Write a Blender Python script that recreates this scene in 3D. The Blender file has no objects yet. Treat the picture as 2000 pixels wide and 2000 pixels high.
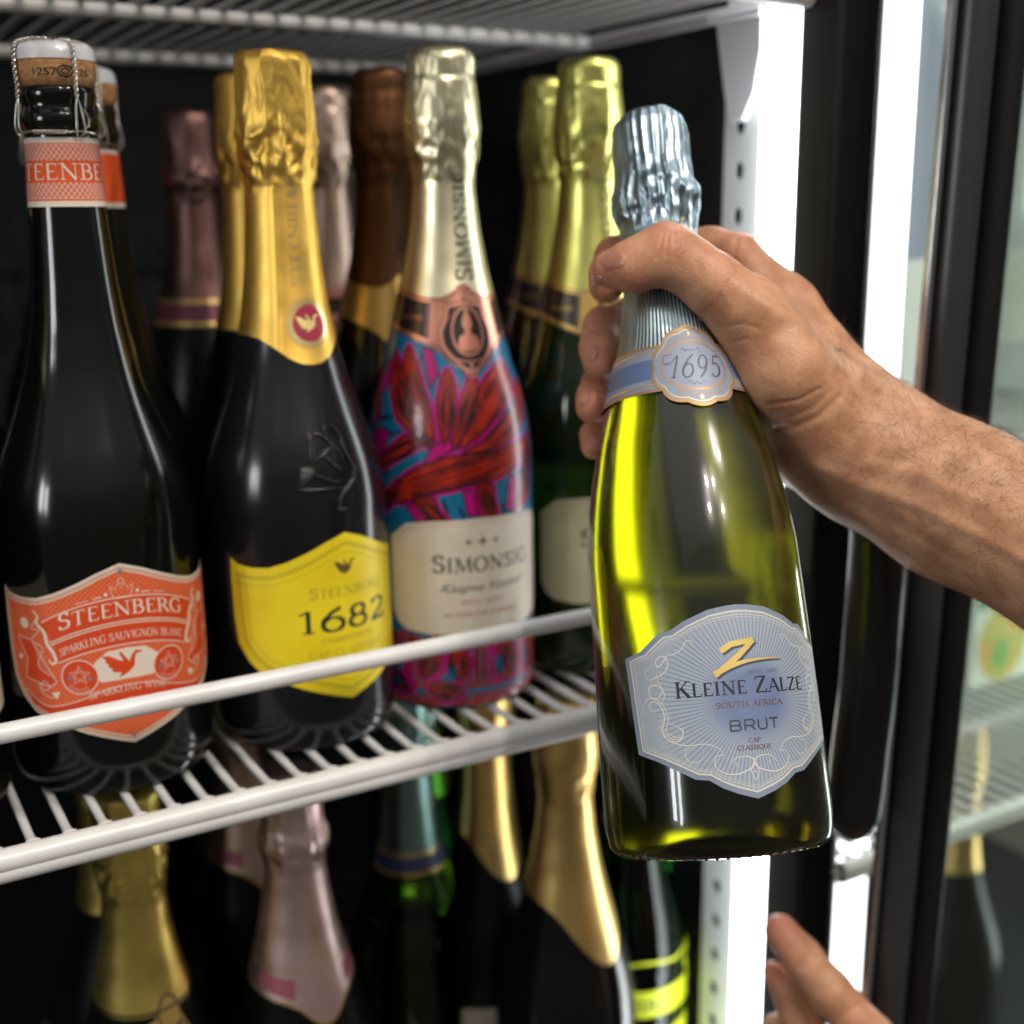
import bpy, math, random
import numpy as np
from mathutils import Vector, Matrix, noise
from mathutils.geometry import delaunay_2d_cdt
random.seed(7); np.random.seed(7)
R = math.radians
C = bpy.context.scene.collection
sc = bpy.context.scene
PI = math.pi

# ------------------------------------------------------------------ camera
YAW, PIT, ROL, FPX = 0.52603273, 0.23650302, 0.01013123, 2438.456
fw = np.array([math.sin(YAW)*math.cos(PIT), math.cos(YAW)*math.cos(PIT), -math.sin(PIT)])
_r = np.array([math.cos(YAW), -math.sin(YAW), 0.]); _d = np.cross(fw, _r)
rt = _r*math.cos(ROL)+_d*math.sin(ROL); dn = -_r*math.sin(ROL)+_d*math.cos(ROL)
CM = np.array([rt, dn, fw])
cd = bpy.data.cameras.new('camera'); cam = bpy.data.objects.new('camera', cd); C.objects.link(cam)
cam.matrix_world = Matrix(((rt[0], -dn[0], -fw[0], 0), (rt[1], -dn[1], -fw[1], 0), (rt[2], -dn[2], -fw[2], 0), (0, 0, 0, 1)))
cd.sensor_width = 24; cd.sensor_height = 24; cd.lens = 24*FPX/2000; cd.clip_start = .01; cd.clip_end = 60
cd.dof.use_dof = True; cd.dof.focus_distance = .468; cd.dof.aperture_fstop = 3.3; cd.dof.aperture_blades = 9
sc.camera = cam

# ------------------------------------------------------------------ world (dim shop interior) and lamps
w = bpy.data.worlds.new('World'); sc.world = w; w.use_nodes = True
nt = w.node_tree; bg = nt.nodes['Background']
tc = nt.nodes.new('ShaderNodeTexCoord'); sx = nt.nodes.new('ShaderNodeSeparateXYZ'); cr = nt.nodes.new('ShaderNodeValToRGB')
nt.links.new(tc.outputs['Generated'], sx.inputs[0]); nt.links.new(sx.outputs['Z'], cr.inputs[0]); nt.links.new(cr.outputs[0], bg.inputs[0])
cr.color_ramp.elements[0].position = 0; cr.color_ramp.elements[0].color = (.09, .08, .07, 1)
cr.color_ramp.elements[1].position = .25; cr.color_ramp.elements[1].color = (.17, .16, .155, 1)
for p_, c_ in ((.55, (.42, .41, .39)), (.9, (.95, .92, .88))): e_ = cr.color_ramp.elements.new(p_); e_.color = (*c_, 1)
bg.inputs[1].default_value = .98
def area(name, loc, tgt, sx_, sy_, energy, col=(1, 1, 1), shape='RECTANGLE'):
    l = bpy.data.lights.new(name, 'AREA'); l.shape = shape; l.size = sx_; l.size_y = sy_; l.energy = energy; l.color = col
    o = bpy.data.objects.new(name, l); C.objects.link(o); o.location = loc
    o.rotation_euler = (Vector(tgt)-Vector(loc)).to_track_quat('-Z', 'Y').to_euler(); return o
area('ceiling_light', (-.3, -1.5, 3.0), (.25, .5, -.1), 4.5, 3.2, 14, (1, .965, .92))
area('shop_window', (-1.9, -.02, .28), (.3, .35, -.15), .13, .5, 5.5, (.92, .96, 1))
area('shop_window_side', (-1.88, -.26, .28), (.3, .35, -.15), .11, .5, 4.2, (.92, .96, 1))
for i, (x, y, z) in enumerate([(.15, -.9, 1.5), (.42, -1.2, 1.75), (.0, -1.4, 1.7), (.75, -.7, 1.55), (.95, -.95, 1.75), (.62, -1.5, 1.6)]):
    area('pendant_lamp', (x, y, z), (.3, .45, 0), .05, .05, 6.2, (1, .90, .78), 'DISK')
sc.view_settings.view_transform = 'Standard'; sc.view_settings.look = 'None'
sc.view_settings.exposure = 0; sc.view_settings.gamma = 1
cy = sc.cycles
cy.caustics_reflective = False; cy.caustics_refractive = False; cy.sample_clamp_indirect = 4; cy.max_bounces = 10
cy.transmission_bounces = 8; cy.glossy_bounces = 4; cy.diffuse_bounces = 3; cy.use_denoising = True; cy.blur_glossy = .5

# ------------------------------------------------------------------ small helpers
def px(x, y, d):                       # a point d metres in front of the lens plane, found along a sight line
    return CM.T @ np.array([(x-1000)/FPX*d, (y-1000)/FPX*d, d])
def tag(o, label=None, cat=None, group=None, kind=None):
    if label: o['label'] = label
    if cat: o['category'] = cat
    if group: o['group'] = group
    if kind: o['kind'] = kind
    return o
def empty(name, loc=(0, 0, 0), label=None, cat=None, group=None, mw=None):
    o = bpy.data.objects.new(name, None); C.objects.link(o); o.empty_display_size = .02
    if mw is not None: o.matrix_world = mw
    else: o.location = loc
    return tag(o, label, cat, group)
class MB:
    def __init__(s): s.v = []; s.f = []; s.uv = []
    def add(s, vs, fs, uv=None):
        b = len(s.v); s.v.extend([tuple(p) for p in vs]); s.f.extend([tuple(b+i for i in q) for q in fs])
        s.uv.extend(uv if uv is not None else [(0, 0)]*len(vs)); return s
    def box(s, a, b):
        x0, y0, z0 = a; x1, y1, z1 = b
        return s.add([(x0, y0, z0), (x1, y0, z0), (x1, y1, z0), (x0, y1, z0), (x0, y0, z1), (x1, y0, z1), (x1, y1, z1), (x0, y1, z1)],
                     [(0, 3, 2, 1), (4, 5, 6, 7), (0, 1, 5, 4), (1, 2, 6, 5), (2, 3, 7, 6), (3, 0, 4, 7)])
    def tube(s, pts, rad, n=10, cap=True, flat=1.0):
        pts = [np.array(p, float) for p in pts]; m = len(pts)
        rad = rad if hasattr(rad, '__len__') else [rad]*m
        ref = np.array([0, 0, 1.]); t0 = pts[1]-pts[0]
        if abs(t0[2]) > .9*np.linalg.norm(t0): ref = np.array([0, 1., 0])
        vs = []; pa = None
        for i in range(m):
            t = pts[min(i+1, m-1)]-pts[max(i-1, 0)]; t = t/(np.linalg.norm(t)+1e-12)
            a = np.cross(t, ref) if pa is None else pa-t*(pa@t)
            a = a/(np.linalg.norm(a)+1e-12); b = np.cross(t, a); pa = a
            for k in range(n):
                q = 2*PI*k/n; vs.append(pts[i]+rad[i]*(a*math.cos(q)+b*flat*math.sin(q)))
        fs = [(i*n+k, i*n+(k+1) % n, (i+1)*n+(k+1) % n, (i+1)*n+k) for i in range(m-1) for k in range(n)]
        if cap: fs += [tuple(range(n-1, -1, -1)), tuple((m-1)*n+k for k in range(n))]
        return s.add(vs, fs)
    def lathe(s, prof, n=96, cx=0, cy=0):
        m = len(prof); vs = []; uv = []
        for r, z in prof:
            for k in range(n):
                q = 2*PI*k/n; vs.append((cx+r*math.sin(q), cy-r*math.cos(q), z)); uv.append((k/n, z))
        fs = [(i*n+k, i*n+(k+1) % n, (i+1)*n+(k+1) % n, (i+1)*n+k) for i in range(m-1) for k in range(n)]
        fs += [tuple(range(n-1, -1, -1)), tuple((m-1)*n+k for k in range(n))]
        return s.add(vs, fs, uv)
    def build(s, name, mat, parent=None, smooth=True, loc=None, bevel=0):
        me = bpy.data.meshes.new(name); me.from_pydata(s.v, [], s.f)
        ul = me.uv_layers.new(name='uv'); li = np.zeros(len(me.loops), int); me.loops.foreach_get('vertex_index', li)
        ul.data.foreach_set('uv', np.array(s.uv, float)[li].ravel())
        if smooth: me.polygons.foreach_set('use_smooth', [True]*len(me.polygons))
        me.materials.append(mat); me.update()
        o = bpy.data.objects.new(name, me); C.objects.link(o)
        if parent: o.parent = parent
        if loc is not None: o.location = loc
        if bevel:
            b = o.modifiers.new('bevel', 'BEVEL'); b.width = bevel; b.segments = 3; b.limit_method = 'ANGLE'
            if smooth: me.set_sharp_from_angle(angle=R(40))
        elif smooth: me.set_sharp_from_angle(angle=R(70))
        return o

# ------------------------------------------------------------------ materials
def N(nt, t, **k):
    n = nt.nodes.new(t)
    for a, b in k.items(): setattr(n, a, b)
    return n
def mat(name, col, rough=.5, metal=0, var=0, vscale=60, bump=0, bscale=200, coat=0, col2=None, trans=0, ior=1.5, sss=0, stretch=None, emit=None, es=0, detail=4):
    m = bpy.data.materials.new(name); m.use_nodes = True; nt = m.node_tree; p = nt.nodes['Principled BSDF']
    I = p.inputs
    I['Base Color'].default_value = (*col, 1); I['Roughness'].default_value = rough; I['Metallic'].default_value = metal; I['IOR'].default_value = ior
    I['Transmission Weight'].default_value = trans; I['Coat Weight'].default_value = coat; I['Coat Roughness'].default_value = .06
    if sss: I['Subsurface Weight'].default_value = sss; I['Subsurface Radius'].default_value = (1, .35, .18); I['Subsurface Scale'].default_value = .006
    if emit: I['Emission Color'].default_value = (*emit, 1); I['Emission Strength'].default_value = es
    if var or bump:
        co = N(nt, 'ShaderNodeTexCoord'); mp = N(nt, 'ShaderNodeMapping')
        nt.links.new(co.outputs['Object'], mp.inputs[0])
        if stretch: mp.inputs['Scale'].default_value = stretch
    if var:
        nz = N(nt, 'ShaderNodeTexNoise'); nz.inputs['Scale'].default_value = vscale; nz.inputs['Detail'].default_value = detail
        nt.links.new(mp.outputs[0], nz.inputs[0])
        rp = N(nt, 'ShaderNodeValToRGB'); c2 = col2 or tuple(c*(1-var) for c in col)
        rp.color_ramp.elements[0].position = .32; rp.color_ramp.elements[0].color = (*c2, 1)
        rp.color_ramp.elements[1].position = .66; rp.color_ramp.elements[1].color = (*col, 1)
        nt.links.new(nz.outputs[0], rp.inputs[0]); nt.links.new(rp.outputs[0], I['Base Color'])
        mr = N(nt, 'ShaderNodeMapRange'); mr.inputs[3].default_value = rough*.75; mr.inputs[4].default_value = min(1, rough*1.3)
        nt.links.new(nz.outputs[0], mr.inputs[0]); nt.links.new(mr.outputs[0], I['Roughness'])
    if bump:
        nb = N(nt, 'ShaderNodeTexNoise'); nb.inputs['Scale'].default_value = bscale; nb.inputs['Detail'].default_value = 3
        nt.links.new(mp.outputs[0], nb.inputs[0])
        b = N(nt, 'ShaderNodeBump'); b.inputs['Strength'].default_value = bump; b.inputs['Distance'].default_value = .0006
        nt.links.new(nb.outputs[0], b.inputs['Height']); nt.links.new(b.outputs[0], I['Normal'])
    return m
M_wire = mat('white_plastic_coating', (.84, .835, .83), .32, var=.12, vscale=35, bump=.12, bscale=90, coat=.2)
M_upwire = mat('white_plastic_coating_shaded', (.52, .52, .52), .38, var=.12, vscale=30)  # white coating greyed in its colour for the shade on the upper shelf
M_black = mat('black_powder_coat', (.008, .008, .009), .5, bump=.2, bscale=900, ior=1.3)
M_blackg = mat('black_gloss', (.005, .005, .006), .36, bump=.1, bscale=300)
M_bar = mat('grey_black_frame', (.045, .047, .052), .34, metal=.4)
M_chrome = mat('brushed_trim', (.7, .7, .74), .2, metal=1)
M_inner = mat('dark_fridge_liner', (.026, .027, .034), .6, var=.3, vscale=9, ior=1.3)
M_white = mat('white_enamel', (.72, .75, .74), .4, var=.08, vscale=20)
M_plastic = mat('milky_plastic', (.82, .82, .88), .35)
M_led = mat('led_diffuser', (.9, .9, .9), .5, emit=(.93, .98, 1), es=9)
M_dglass = mat('dark_bottle_glass', (.004, .005, .004), .12, ior=1.5, var=.5, vscale=14)
M_bdark = mat('shaded_bottle_glass', (.003, .004, .003), .3, ior=1.3)  # duller, darker copy of the bottle glass, back-row shade put into its colour
M_ddust = mat('dark_frosted_bottle_glass', (.010, .010, .013), .16, ior=1.5, var=.5, vscale=30)
M_green = mat('green_bottle_glass', (.10, .28, .02), .04, trans=1, ior=1.4)
M_vgreen = mat('vivid_green_bottle_glass', (.03, .35, .06), .06, trans=1, ior=1.4)
M_cork = mat('cork_grain', (.62, .33, .14), .85, var=.5, vscale=420, bump=.6, bscale=700, col2=(.34, .16, .06), stretch=(1, 1, 1.8), detail=6)
M_ink = mat('black_ink', (.015, .015, .02), .5)
M_steel = mat('galvanised_wire', (.72, .70, .62), .28, metal=1)
M_cream = mat('cream_label_paper', (.72, .64, .52), .6, bump=.22, bscale=1500, var=.05, vscale=80)
M_creampr = mat('cream_print', (.80, .70, .60), .55)
M_orange = mat('orange_label_print', (.76, .085, .010), .6, var=.06, vscale=120)
M_orange2 = mat('deep_orange_print', (.68, .058, .006), .6)
M_silver = mat('silver_dot_print', (.35, .38, .42), .35, metal=.5)
M_yellow = mat('yellow_label_paper', (.86, .70, .015), .42, bump=.22, bscale=1500, var=.08, vscale=60, col2=(.80, .62, .012))
M_olive = mat('olive_print', (.30, .26, .03), .5)
M_brown = mat('bronze_print', (.16, .11, .04), .4, metal=.3)
M_red = mat('burgundy_print', (.36, .02, .06), .45)
M_goldp = mat('pale_gold_print', (.95, .78, .32), .4, metal=.5)
M_emb = mat('embossed_gold', (.95, .80, .45), .3, metal=.9)
M_petal = mat('red_orange_ink', (.50, .030, .008), .32, var=.45, vscale=90, col2=(.22, .008, .006), coat=.2)
M_mag = mat('magenta_ink', (.42, .004, .16), .32, coat=.2)
M_blue = mat('blue_sleeve', (.008, .17, .34), .3, coat=.2, var=.3, vscale=50)
M_sblack = mat('black_sleeve_ink', (.012, .006, .012), .3, coat=.4)
M_copper = mat('copper_foil_print', (.80, .36, .25), .3, metal=.85, var=.1, vscale=70)
M_bgold = mat('gold_foil_print', (.72, .50, .16), .32, metal=.8)
M_skin = None
def foil(name, col, rough=.26, var=.12):
    return mat(name, col, rough, metal=1, var=var, vscale=50, bump=.10, bscale=160)
F_gold = foil('gold_foil', (.98, .63, .13), .46)
F_pale = foil('champagne_foil', (.86, .80, .54), .36)
F_lime = foil('lime_gold_foil', (.70, .68, .20), .34)
F_silver = foil('silver_blue_foil', (.36, .47, .55), .36)
F_pink = foil('pink_foil', (.92, .68, .66), .36)
F_rose = foil('dusky_rose_foil', (.22, .12, .11), .42)  # rose darkened in its colour because the deep rows get less light
F_peach = foil('peach_foil', (.66, .49, .40), .36)
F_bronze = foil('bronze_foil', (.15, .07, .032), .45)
F_ygold = foil('yellow_gold_foil', (.96, .76, .20), .34)
F_dgold = foil('old_gold_foil', (.88, .62, .22), .34)
F_teal = foil('teal_foil', (.22, .36, .34), .35)

# ------------------------------------------------------------------ stroke alphabet (roman capitals with serifs)
def arc(cx, cy, rx, ry, a0, a1, n=14):
    return [(cx+rx*math.cos(R(a0+(a1-a0)*i/n)), cy+ry*math.sin(R(a0+(a1-a0)*i/n))) for i in range(n+1)]
T, t_ = .15, .065
G = {
 'A': (.80, [(t_, [(.06, 0), (.40, 1)]), (T, [(.40, 1), (.74, 0)]), (t_, [(.18, .34), (.62, .34)])], [(.06, 0), (.74, 0)]),
 'B': (.68, [(T, [(.16, 0), (.16, 1)]), ('c', [(.16, .97), (.34, .97)]+arc(.34, .75, .20, .22, 90, -90)+[(.16, .53)]), ('c', [(.16, .53), (.36, .53)]+arc(.36, .28, .24, .25, 90, -90)+[(.16, .03)])], [(.12, 0), (.12, 1)]),
 'C': (.78, [('c', arc(.44, .5, .36, .5, 48, 312, 22)), (t_, [(.68, .98), (.68, .72)])], []),
 'D': (.80, [(T, [(.16, 0), (.16, 1)]), ('c', [(.16, .97), (.32, .97)]+arc(.32, .5, .38, .47, 90, -90, 18)+[(.16, .03)])], [(.12, 0), (.12, 1)]),
 'E': (.62, [(T, [(.16, 0), (.16, 1)]), (t_, [(.1, .965), (.54, .965), (.54, .82)]), (t_, [(.16, .52), (.44, .52)]), (t_, [(.1, .035), (.56, .035), (.58, .2)])], []),
 'F': (.58, [(T, [(.16, 0), (.16, 1)]), (t_, [(.1, .965), (.54, .965), (.54, .82)]), (t_, [(.16, .52), (.44, .52)])], [(.16, 0)]),
 'G': (.82, [('c', arc(.44, .5, .36, .5, 48, 310, 22)), (T*.9, [(.70, .46), (.70, .08)]), (t_, [(.56, .46), (.8, .46)]), (t_, [(.68, .98), (.68, .74)])], []),
 'H': (.86, [(T, [(.16, 0), (.16, 1)]), (T, [(.70, 0), (.70, 1)]), (t_, [(.16, .52), (.70, .52)])], [(.16, 0), (.16, 1), (.7, 0), (.7, 1)]),
 'I': (.38, [(T, [(.19, 0), (.19, 1)])], [(.19, 0), (.19, 1)]),
 'J': (.42, [(T, [(.22, 1), (.22, .1), (.1, -.15)])], [(.22, 1)]),
 'K': (.78, [(T, [(.16, 0), (.16, 1)]), (t_, [(.20, .45), (.64, 1)]), (T, [(.32, .58), (.70, 0)])], [(.16, 0), (.16, 1), (.64, 1), (.7, 0)]),
 'L': (.60, [(T, [(.16, 0), (.16, 1)]), (t_, [(.1, .035), (.54, .035), (.57, .24)])], [(.16, 1)]),
 'M': (.98, [(t_, [(.12, 0), (.18, 1)]), (T, [(.18, 1), (.49, .06)]), (t_, [(.49, .06), (.80, 1)]), (T, [(.80, 1), (.86, 0)])], [(.12, 0), (.14, 1), (.86, 0), (.84, 1)]),
 'N': (.88, [(t_, [(.16, 0), (.16, 1)]), (T, [(.14, 1), (.72, .02)]), (t_, [(.72, 0), (.72, 1)])], [(.16, 0), (.12, 1), (.72, 1)]),
 'O': (.86, [('c', arc(.43, .5, .35, .5, 0, 360, 28))], []),
 'P': (.64, [(T, [(.16, 0), (.16, 1)]), ('c', [(.16, .97), (.34, .97)]+arc(.34, .71, .24, .26, 90, -90)+[(.16, .45)])], [(.16, 0), (.12, 1)]),
 'Q': (.86, [('c', arc(.43, .5, .35, .5, 0, 360, 28)), (T*.8, [(.42, .08), (.82, -.2)])], []),
 'R': (.74, [(T, [(.16, 0), (.16, 1)]), ('c', [(.16, .97), (.34, .97)]+arc(.34, .73, .22, .24, 90, -90)+[(.16, .49)]), (T, [(.36, .48), (.70, 0)])], [(.16, 0), (.12, 1), (.72, 0)]),
 'S': (.60, [('c', [(.50, .80)]+arc(.30, .76, .19, .22, 20, 250, 12)+arc(.30, .27, .22, .25, 75, -150, 14)), (t_, [(.5, .98), (.5, .74)]), (t_, [(.08, .02), (.08, .28)])], []),
 'T': (.74, [(T, [(.37, 0), (.37, 1)]), (t_, [(.05, .80), (.06, .965), (.68, .965), (.69, .80)])], [(.37, 0)]),
 'U': (.84, [(T, [(.16, 1), (.16, .35)]), ('c', arc(.43, .35, .27, .35, 180, 360)), (t_, [(.70, .35), (.70, 1)])], [(.16, 1), (.70, 1)]),
 'V': (.78, [(T, [(.08, 1), (.40, 0)]), (t_, [(.40, 0), (.72, 1)])], [(.08, 1), (.72, 1)]),
 'W': (1.1, [(T, [(.08, 1), (.32, 0)]), (t_, [(.32, 0), (.55, .9)]), (T, [(.55, .9), (.78, 0)]), (t_, [(.78, 0), (1.02, 1)])], [(.08, 1), (1.02, 1)]),
 'Y': (.74, [(T, [(.08, 1), (.37, .5)]), (t_, [(.37, .5), (.68, 1)]), (T, [(.37, .5), (.37, 0)])], [(.08, 1), (.68, 1), (.37, 0)]),
 'Z': (.72, [(t_, [(.10, .80), (.10, .965), (.62, .965)]), (T, [(.60, .98), (.10, .02)]), (t_, [(.10, .035), (.64, .035), (.65, .22)])], []),
 '1': (.50, [(T, [(.28, 0), (.28, 1)]), (t_, [(.28, .98), (.08, .84)])], [(.28, 0)]),
 '2': (.64, [('c', arc(.32, .72, .22, .26, 165, -30, 14)+[(.10, .04)]), (T*.8, [(.08, .05), (.56, .05), (.60, .22)])], []),
 '5': (.62, [(t_*1.6, [(.52, .95), (.20, .95), (.16, .56)]), ('c', arc(.30, .32, .25, .31, 120, -150, 16))], []),
 '6': (.68, [('c', [(.54, 1.02), (.30, .82)]+arc(.36, .36, .27, .36, 150, 180, 4)+arc(.35, .30, .26, .30, 180, 540, 24))], []),
 '7': (.56, [(t_*1.5, [(.06, .82), (.08, .95), (.52, .95)]), (T*.8, [(.50, .93), (.22, 0)])], []),
 '8': (.64, [('c', arc(.32, .74, .19, .24, 0, 360, 20)), ('c', arc(.32, .26, .24, .26, 0, 360, 22))], []),
 '9': (.66, [('c', arc(.32, .68, .24, .30, 0, 360, 22)), ('c', [(.56, .66), (.50, .3), (.24, -.02)])], []),
 '.': (.26, [(T, [(.12, 0), (.12, .14)])], []),
 '*': (.8, [], []), ' ': (.38, [], []),
}
def text_strokes(s, h, x0, y0, width=None, big=1.25, weight=1.0, shear=0, sp=.04):
    """strokes [(pts,width)] of a line of capitals starting at x0,y0 ; '^' makes the next letter an initial"""
    items = []; x = 0; k = 0
    while k < len(s):
        f = 1
        if s[k] == '^': f = big; k += 1
        items.append((s[k], x, f)); x += G[s[k]][0]*f+sp; k += 1
    tot = x-sp; sxx = (width/tot if width else h)
    out = []
    for ch, xo, f in items:
        adv, st, se = G[ch]
        def m(p): return (x0+(xo+(p[0]+shear*p[1])*f)*sxx, y0+p[1]*f*h)
        ws = (h+sxx)/2*f*weight
        for wd, pts in st:
            if wd == 'c':
                q = [m(p) for p in pts]; wl = []
                for i in range(len(q)):
                    a, b = pts[max(i-1, 0)], pts[min(i+1, len(pts)-1)]
                    dx, dy = b[0]-a[0], b[1]-a[1]; L = math.hypot(dx, dy)+1e-9
                    wl.append((t_+(T*1.08-t_)*abs(dy/L)**1.3)*ws)
                out.append((q, wl))
            else: out.append(([m(p) for p in pts], wd*ws))
        for p in se:
            yy = .025 if p[1] == 0 else .975
            out.append(([m((p[0]-.14, yy)), m((p[0]+.14, yy))], .05*ws))
    return out
_bf = {}
def bfont(s):
    if s in _bf: return _bf[s]
    cu = bpy.data.curves.new('tmp', 'FONT'); cu.body = s; cu.resolution_u = 3
    o = bpy.data.objects.new('tmp', cu); C.objects.link(o)
    dg = bpy.context.evaluated_depsgraph_get(); me = bpy.data.meshes.new_from_object(o.evaluated_get(dg))
    vs = np.array([v.co[:2] for v in me.vertices]); fs = [tuple(p.vertices) for p in me.polygons]
    bpy.data.objects.remove(o); bpy.data.curves.remove(cu); bpy.data.meshes.remove(me)
    vs[:, 0] -= vs[:, 0].min(); _bf[s] = (vs, fs); return _bf[s]

# ------------------------------------------------------------------ bottles
PS = [(0, 41), (4, 44), (12, 45), (120, 43.8), (135, 41.5), (148, 37.5), (160, 33), (172, 28.8), (185, 24.8), (206, 20.2), (225, 17.8), (250, 16), (290, 14.6), (304, 14.3)]
PM = [(0, 40), (4, 42.5), (12, 43.3), (128, 43), (146, 41), (160, 38), (175, 33), (188, 29.5), (200, 26.3), (222, 21), (243, 17.3), (262, 15.5), (304, 14.8)]
PH = [(0, 41), (3, 44), (10, 45.2), (40, 45), (80, 44), (122, 43), (135, 41.5), (147, 39.5), (167, 35), (180, 31), (190, 28), (209, 21.8), (235, 17.3), (263, 15.6), (300, 14.8)]
class Bot:
    """a bottle: local x to the right, -y to the front, z along its axis; all lengths in mm"""
    def __init__(s, name, label, cat, base, prof, axis=(0, 0, 1), front=None, group=None, glass=None, n=112, punt=True, topv=None, shallow=False):
        ax = np.array(axis, float); ax /= np.linalg.norm(ax); base = np.array(base, float)
        fr = np.array([0, -1., 0]) if front is None else np.array(front, float)
        fr = fr-ax*(fr@ax); fr /= np.linalg.norm(fr); y = -fr; x = np.cross(y, ax)
        mw = Matrix(((x[0], y[0], ax[0], base[0]), (x[1], y[1], ax[1], base[1]), (x[2], y[2], ax[2], base[2]), (0, 0, 0, 1)))
        s.root = empty(name, label=label, cat=cat, group=group, mw=mw)
        h = [p[0] for p in prof]; r = [p[1] for p in prof]
        s.hv = np.arange(0, h[-1]+.01, 1.); rv = np.interp(s.hv, h, r)
        k = np.exp(-np.arange(-8, 9)**2/18.); k /= k.sum()
        sm = np.convolve(np.pad(rv, 8, mode='edge'), k, 'valid'); wgt = np.clip((s.hv-14)/10, 0, 1); s.rv = rv*(1-wgt)+sm*wgt
        top = topv or h[-1]
        hs = [0, .6, 1.5, 3, 5, 8, 12]+list(np.arange(16, top-3, 4.))+[top-2, top-.6, top]
        pr = []
        if shallow: pr += [(.3, 7), (10, 6.6), (20, 4.6), (30, 1.8), (36, .2)]
        elif punt: pr += [(.3, 24), (8, 23), (17, 17), (26, 7), (32, 1.2), (36, -.0)]
        pr += [(s.r(v)-(1.2 if v == 0 else .35 if v == .6 else 0), v) for v in hs]
        pr += [(s.r(top)-1.2, top+.4), (.5, top+.5)]
        s.glass = MB().lathe([(a/1000, b/1000) for a, b in pr], n).build('glass_body', glass or M_dglass, s.root)
    def r(s, v): return float(np.interp(v, s.hv, s.rv))
    def S(s, u, v, off=0, rr=44., th0=0.):
        th = u/rr+th0; q = (s.r(v)+off)/1000; return (q*math.sin(th), -q*math.cos(th), v/1000)
class Print:
    """flat print lying on a bottle, made of ribbons and patches in label millimetres (u along the girth, v up)"""
    def __init__(s, bot, off, rr=44., th0=0., u0=0, v0=0, rfun=None):
        s.b = bot; s.off = off; s.rr = rr; s.th0 = th0; s.mb = MB(); s.k = 0; s.u0 = u0; s.v0 = v0; s.rf = rfun
    warp = None
    def m(s, u, v):
        if s.warp: v = v+s.warp(u, v)
        o = s.off+min(s.k, 160)*.0003
        if s.rf:
            th = (u+s.u0)/s.rr+s.th0; q = (s.rf(v+s.v0)+o)/1000; return (q*math.sin(th), -q*math.cos(th), (v+s.v0)/1000)
        return s.b.S(u+s.u0, v+s.v0, o, s.rr, s.th0)
    def ribbon(s, pts, w, closed=False):
        P = [np.array(p, float) for p in pts]; W = list(w) if hasattr(w, '__len__') else [w]*len(P)
        if closed: P.append(P[0]); W.append(W[0])
        Q = [P[0]]; WW = [W[0]]
        for i in range(len(P)-1):
            L = np.linalg.norm(P[i+1]-P[i]); n = max(1, int(L/1.6))
            for j in range(1, n+1): Q.append(P[i]+(P[i+1]-P[i])*j/n); WW.append(W[i]+(W[i+1]-W[i])*j/n)
        vs = []; n = len(Q)
        for i in range(n):
            a, b = Q[max(i-1, 0)], Q[min(i+1, n-1)]
            if closed and i in (0, n-1): a, b = Q[-2], Q[1]
            t = b-a; t = t/(np.linalg.norm(t)+1e-9); nn = np.array([-t[1], t[0]])*WW[i]/2
            vs += [s.m(*(Q[i]+nn)), s.m(*(Q[i]-nn))]
        s.mb.add(vs, [(2*i, 2*i+1, 2*i+3, 2*i+2) for i in range(n-1)]); s.k += 1; return s
    def strokes(s, st):
        for p, w_ in st: s.ribbon(p, w_)
        return s
    def text(s, *a, **k): return s.strokes(text_strokes(*a, **k))
    def sans(s, txt, h, u, v, width=None, shear=0, slope=0):
        vs, fs = bfont(txt); W = vs[:, 0].max(); kx = (width/W if width else h/.73); ky = h/.73
        s.mb.add([s.m(u+(a+shear*b)*kx, v+b*ky+slope*a*kx) for a, b in vs], fs); s.k += 1; return s
    def poly(s, pts, grid=2.2, uvs=False):
        P = []; n = len(pts)
        for i in range(n):
            a = np.array(pts[i], float); b = np.array(pts[(i+1) % n], float); m_ = max(1, int(np.linalg.norm(b-a)/2))
            for j in range(m_): P.append(a+(b-a)*j/m_)
        P = np.array(P); m_ = len(P); lo = P.min(0); hi = P.max(0); V = [Vector(p) for p in P]
        gx = np.arange(lo[0]+grid/2, hi[0], grid); gy = np.arange(lo[1]+grid/2, hi[1], grid)
        if len(gx) and len(gy):
            X, Y = np.meshgrid(gx, gy); X = X.ravel(); Y = Y.ravel(); ins = np.zeros(len(X), bool); dmin = np.full(len(X), 9e9)
            for i in range(m_):
                a = P[i]; b = P[(i+1) % m_]
                c = ((a[1] > Y) != (b[1] > Y)); xx = (b[0]-a[0])*(Y-a[1])/((b[1]-a[1]) if b[1] != a[1] else 1e-9)+a[0]; ins ^= c & (X < xx)
                dmin = np.minimum(dmin, np.hypot(X-a[0], Y-a[1]))
            for x_, y_ in zip(X[ins & (dmin > .5)], Y[ins & (dmin > .5)]): V.append(Vector((x_, y_)))
        ov, oe, of, _, _, _ = delaunay_2d_cdt(V, [], [list(range(m_))], 1, 1e-5)
        s.mb.add([s.m(p.x, p.y) for p in ov], [tuple(f_) for f_ in of], [(p.x/100, p.y/100) for p in ov]); s.k += 1; return s
    def disc(s, u, v, r, n=20, ry=None): return s.poly([(u+r*math.cos(2*PI*i/n), v+(ry or r)*math.sin(2*PI*i/n)) for i in range(n)])
    def ring(s, u, v, r, w, n=28, ry=None): return s.ribbon([(u+r*math.cos(2*PI*i/n), v+(ry or r)*math.sin(2*PI*i/n)) for i in range(n)], w, True)
    def star(s, u, v, r, k=.42, n=5, a0=90): return s.poly([(u+r*(1 if i % 2 == 0 else k)*math.cos(R(a0+i*180/n)), v+r*(1 if i % 2 == 0 else k)*math.sin(R(a0+i*180/n))) for i in range(2*n)])
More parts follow.
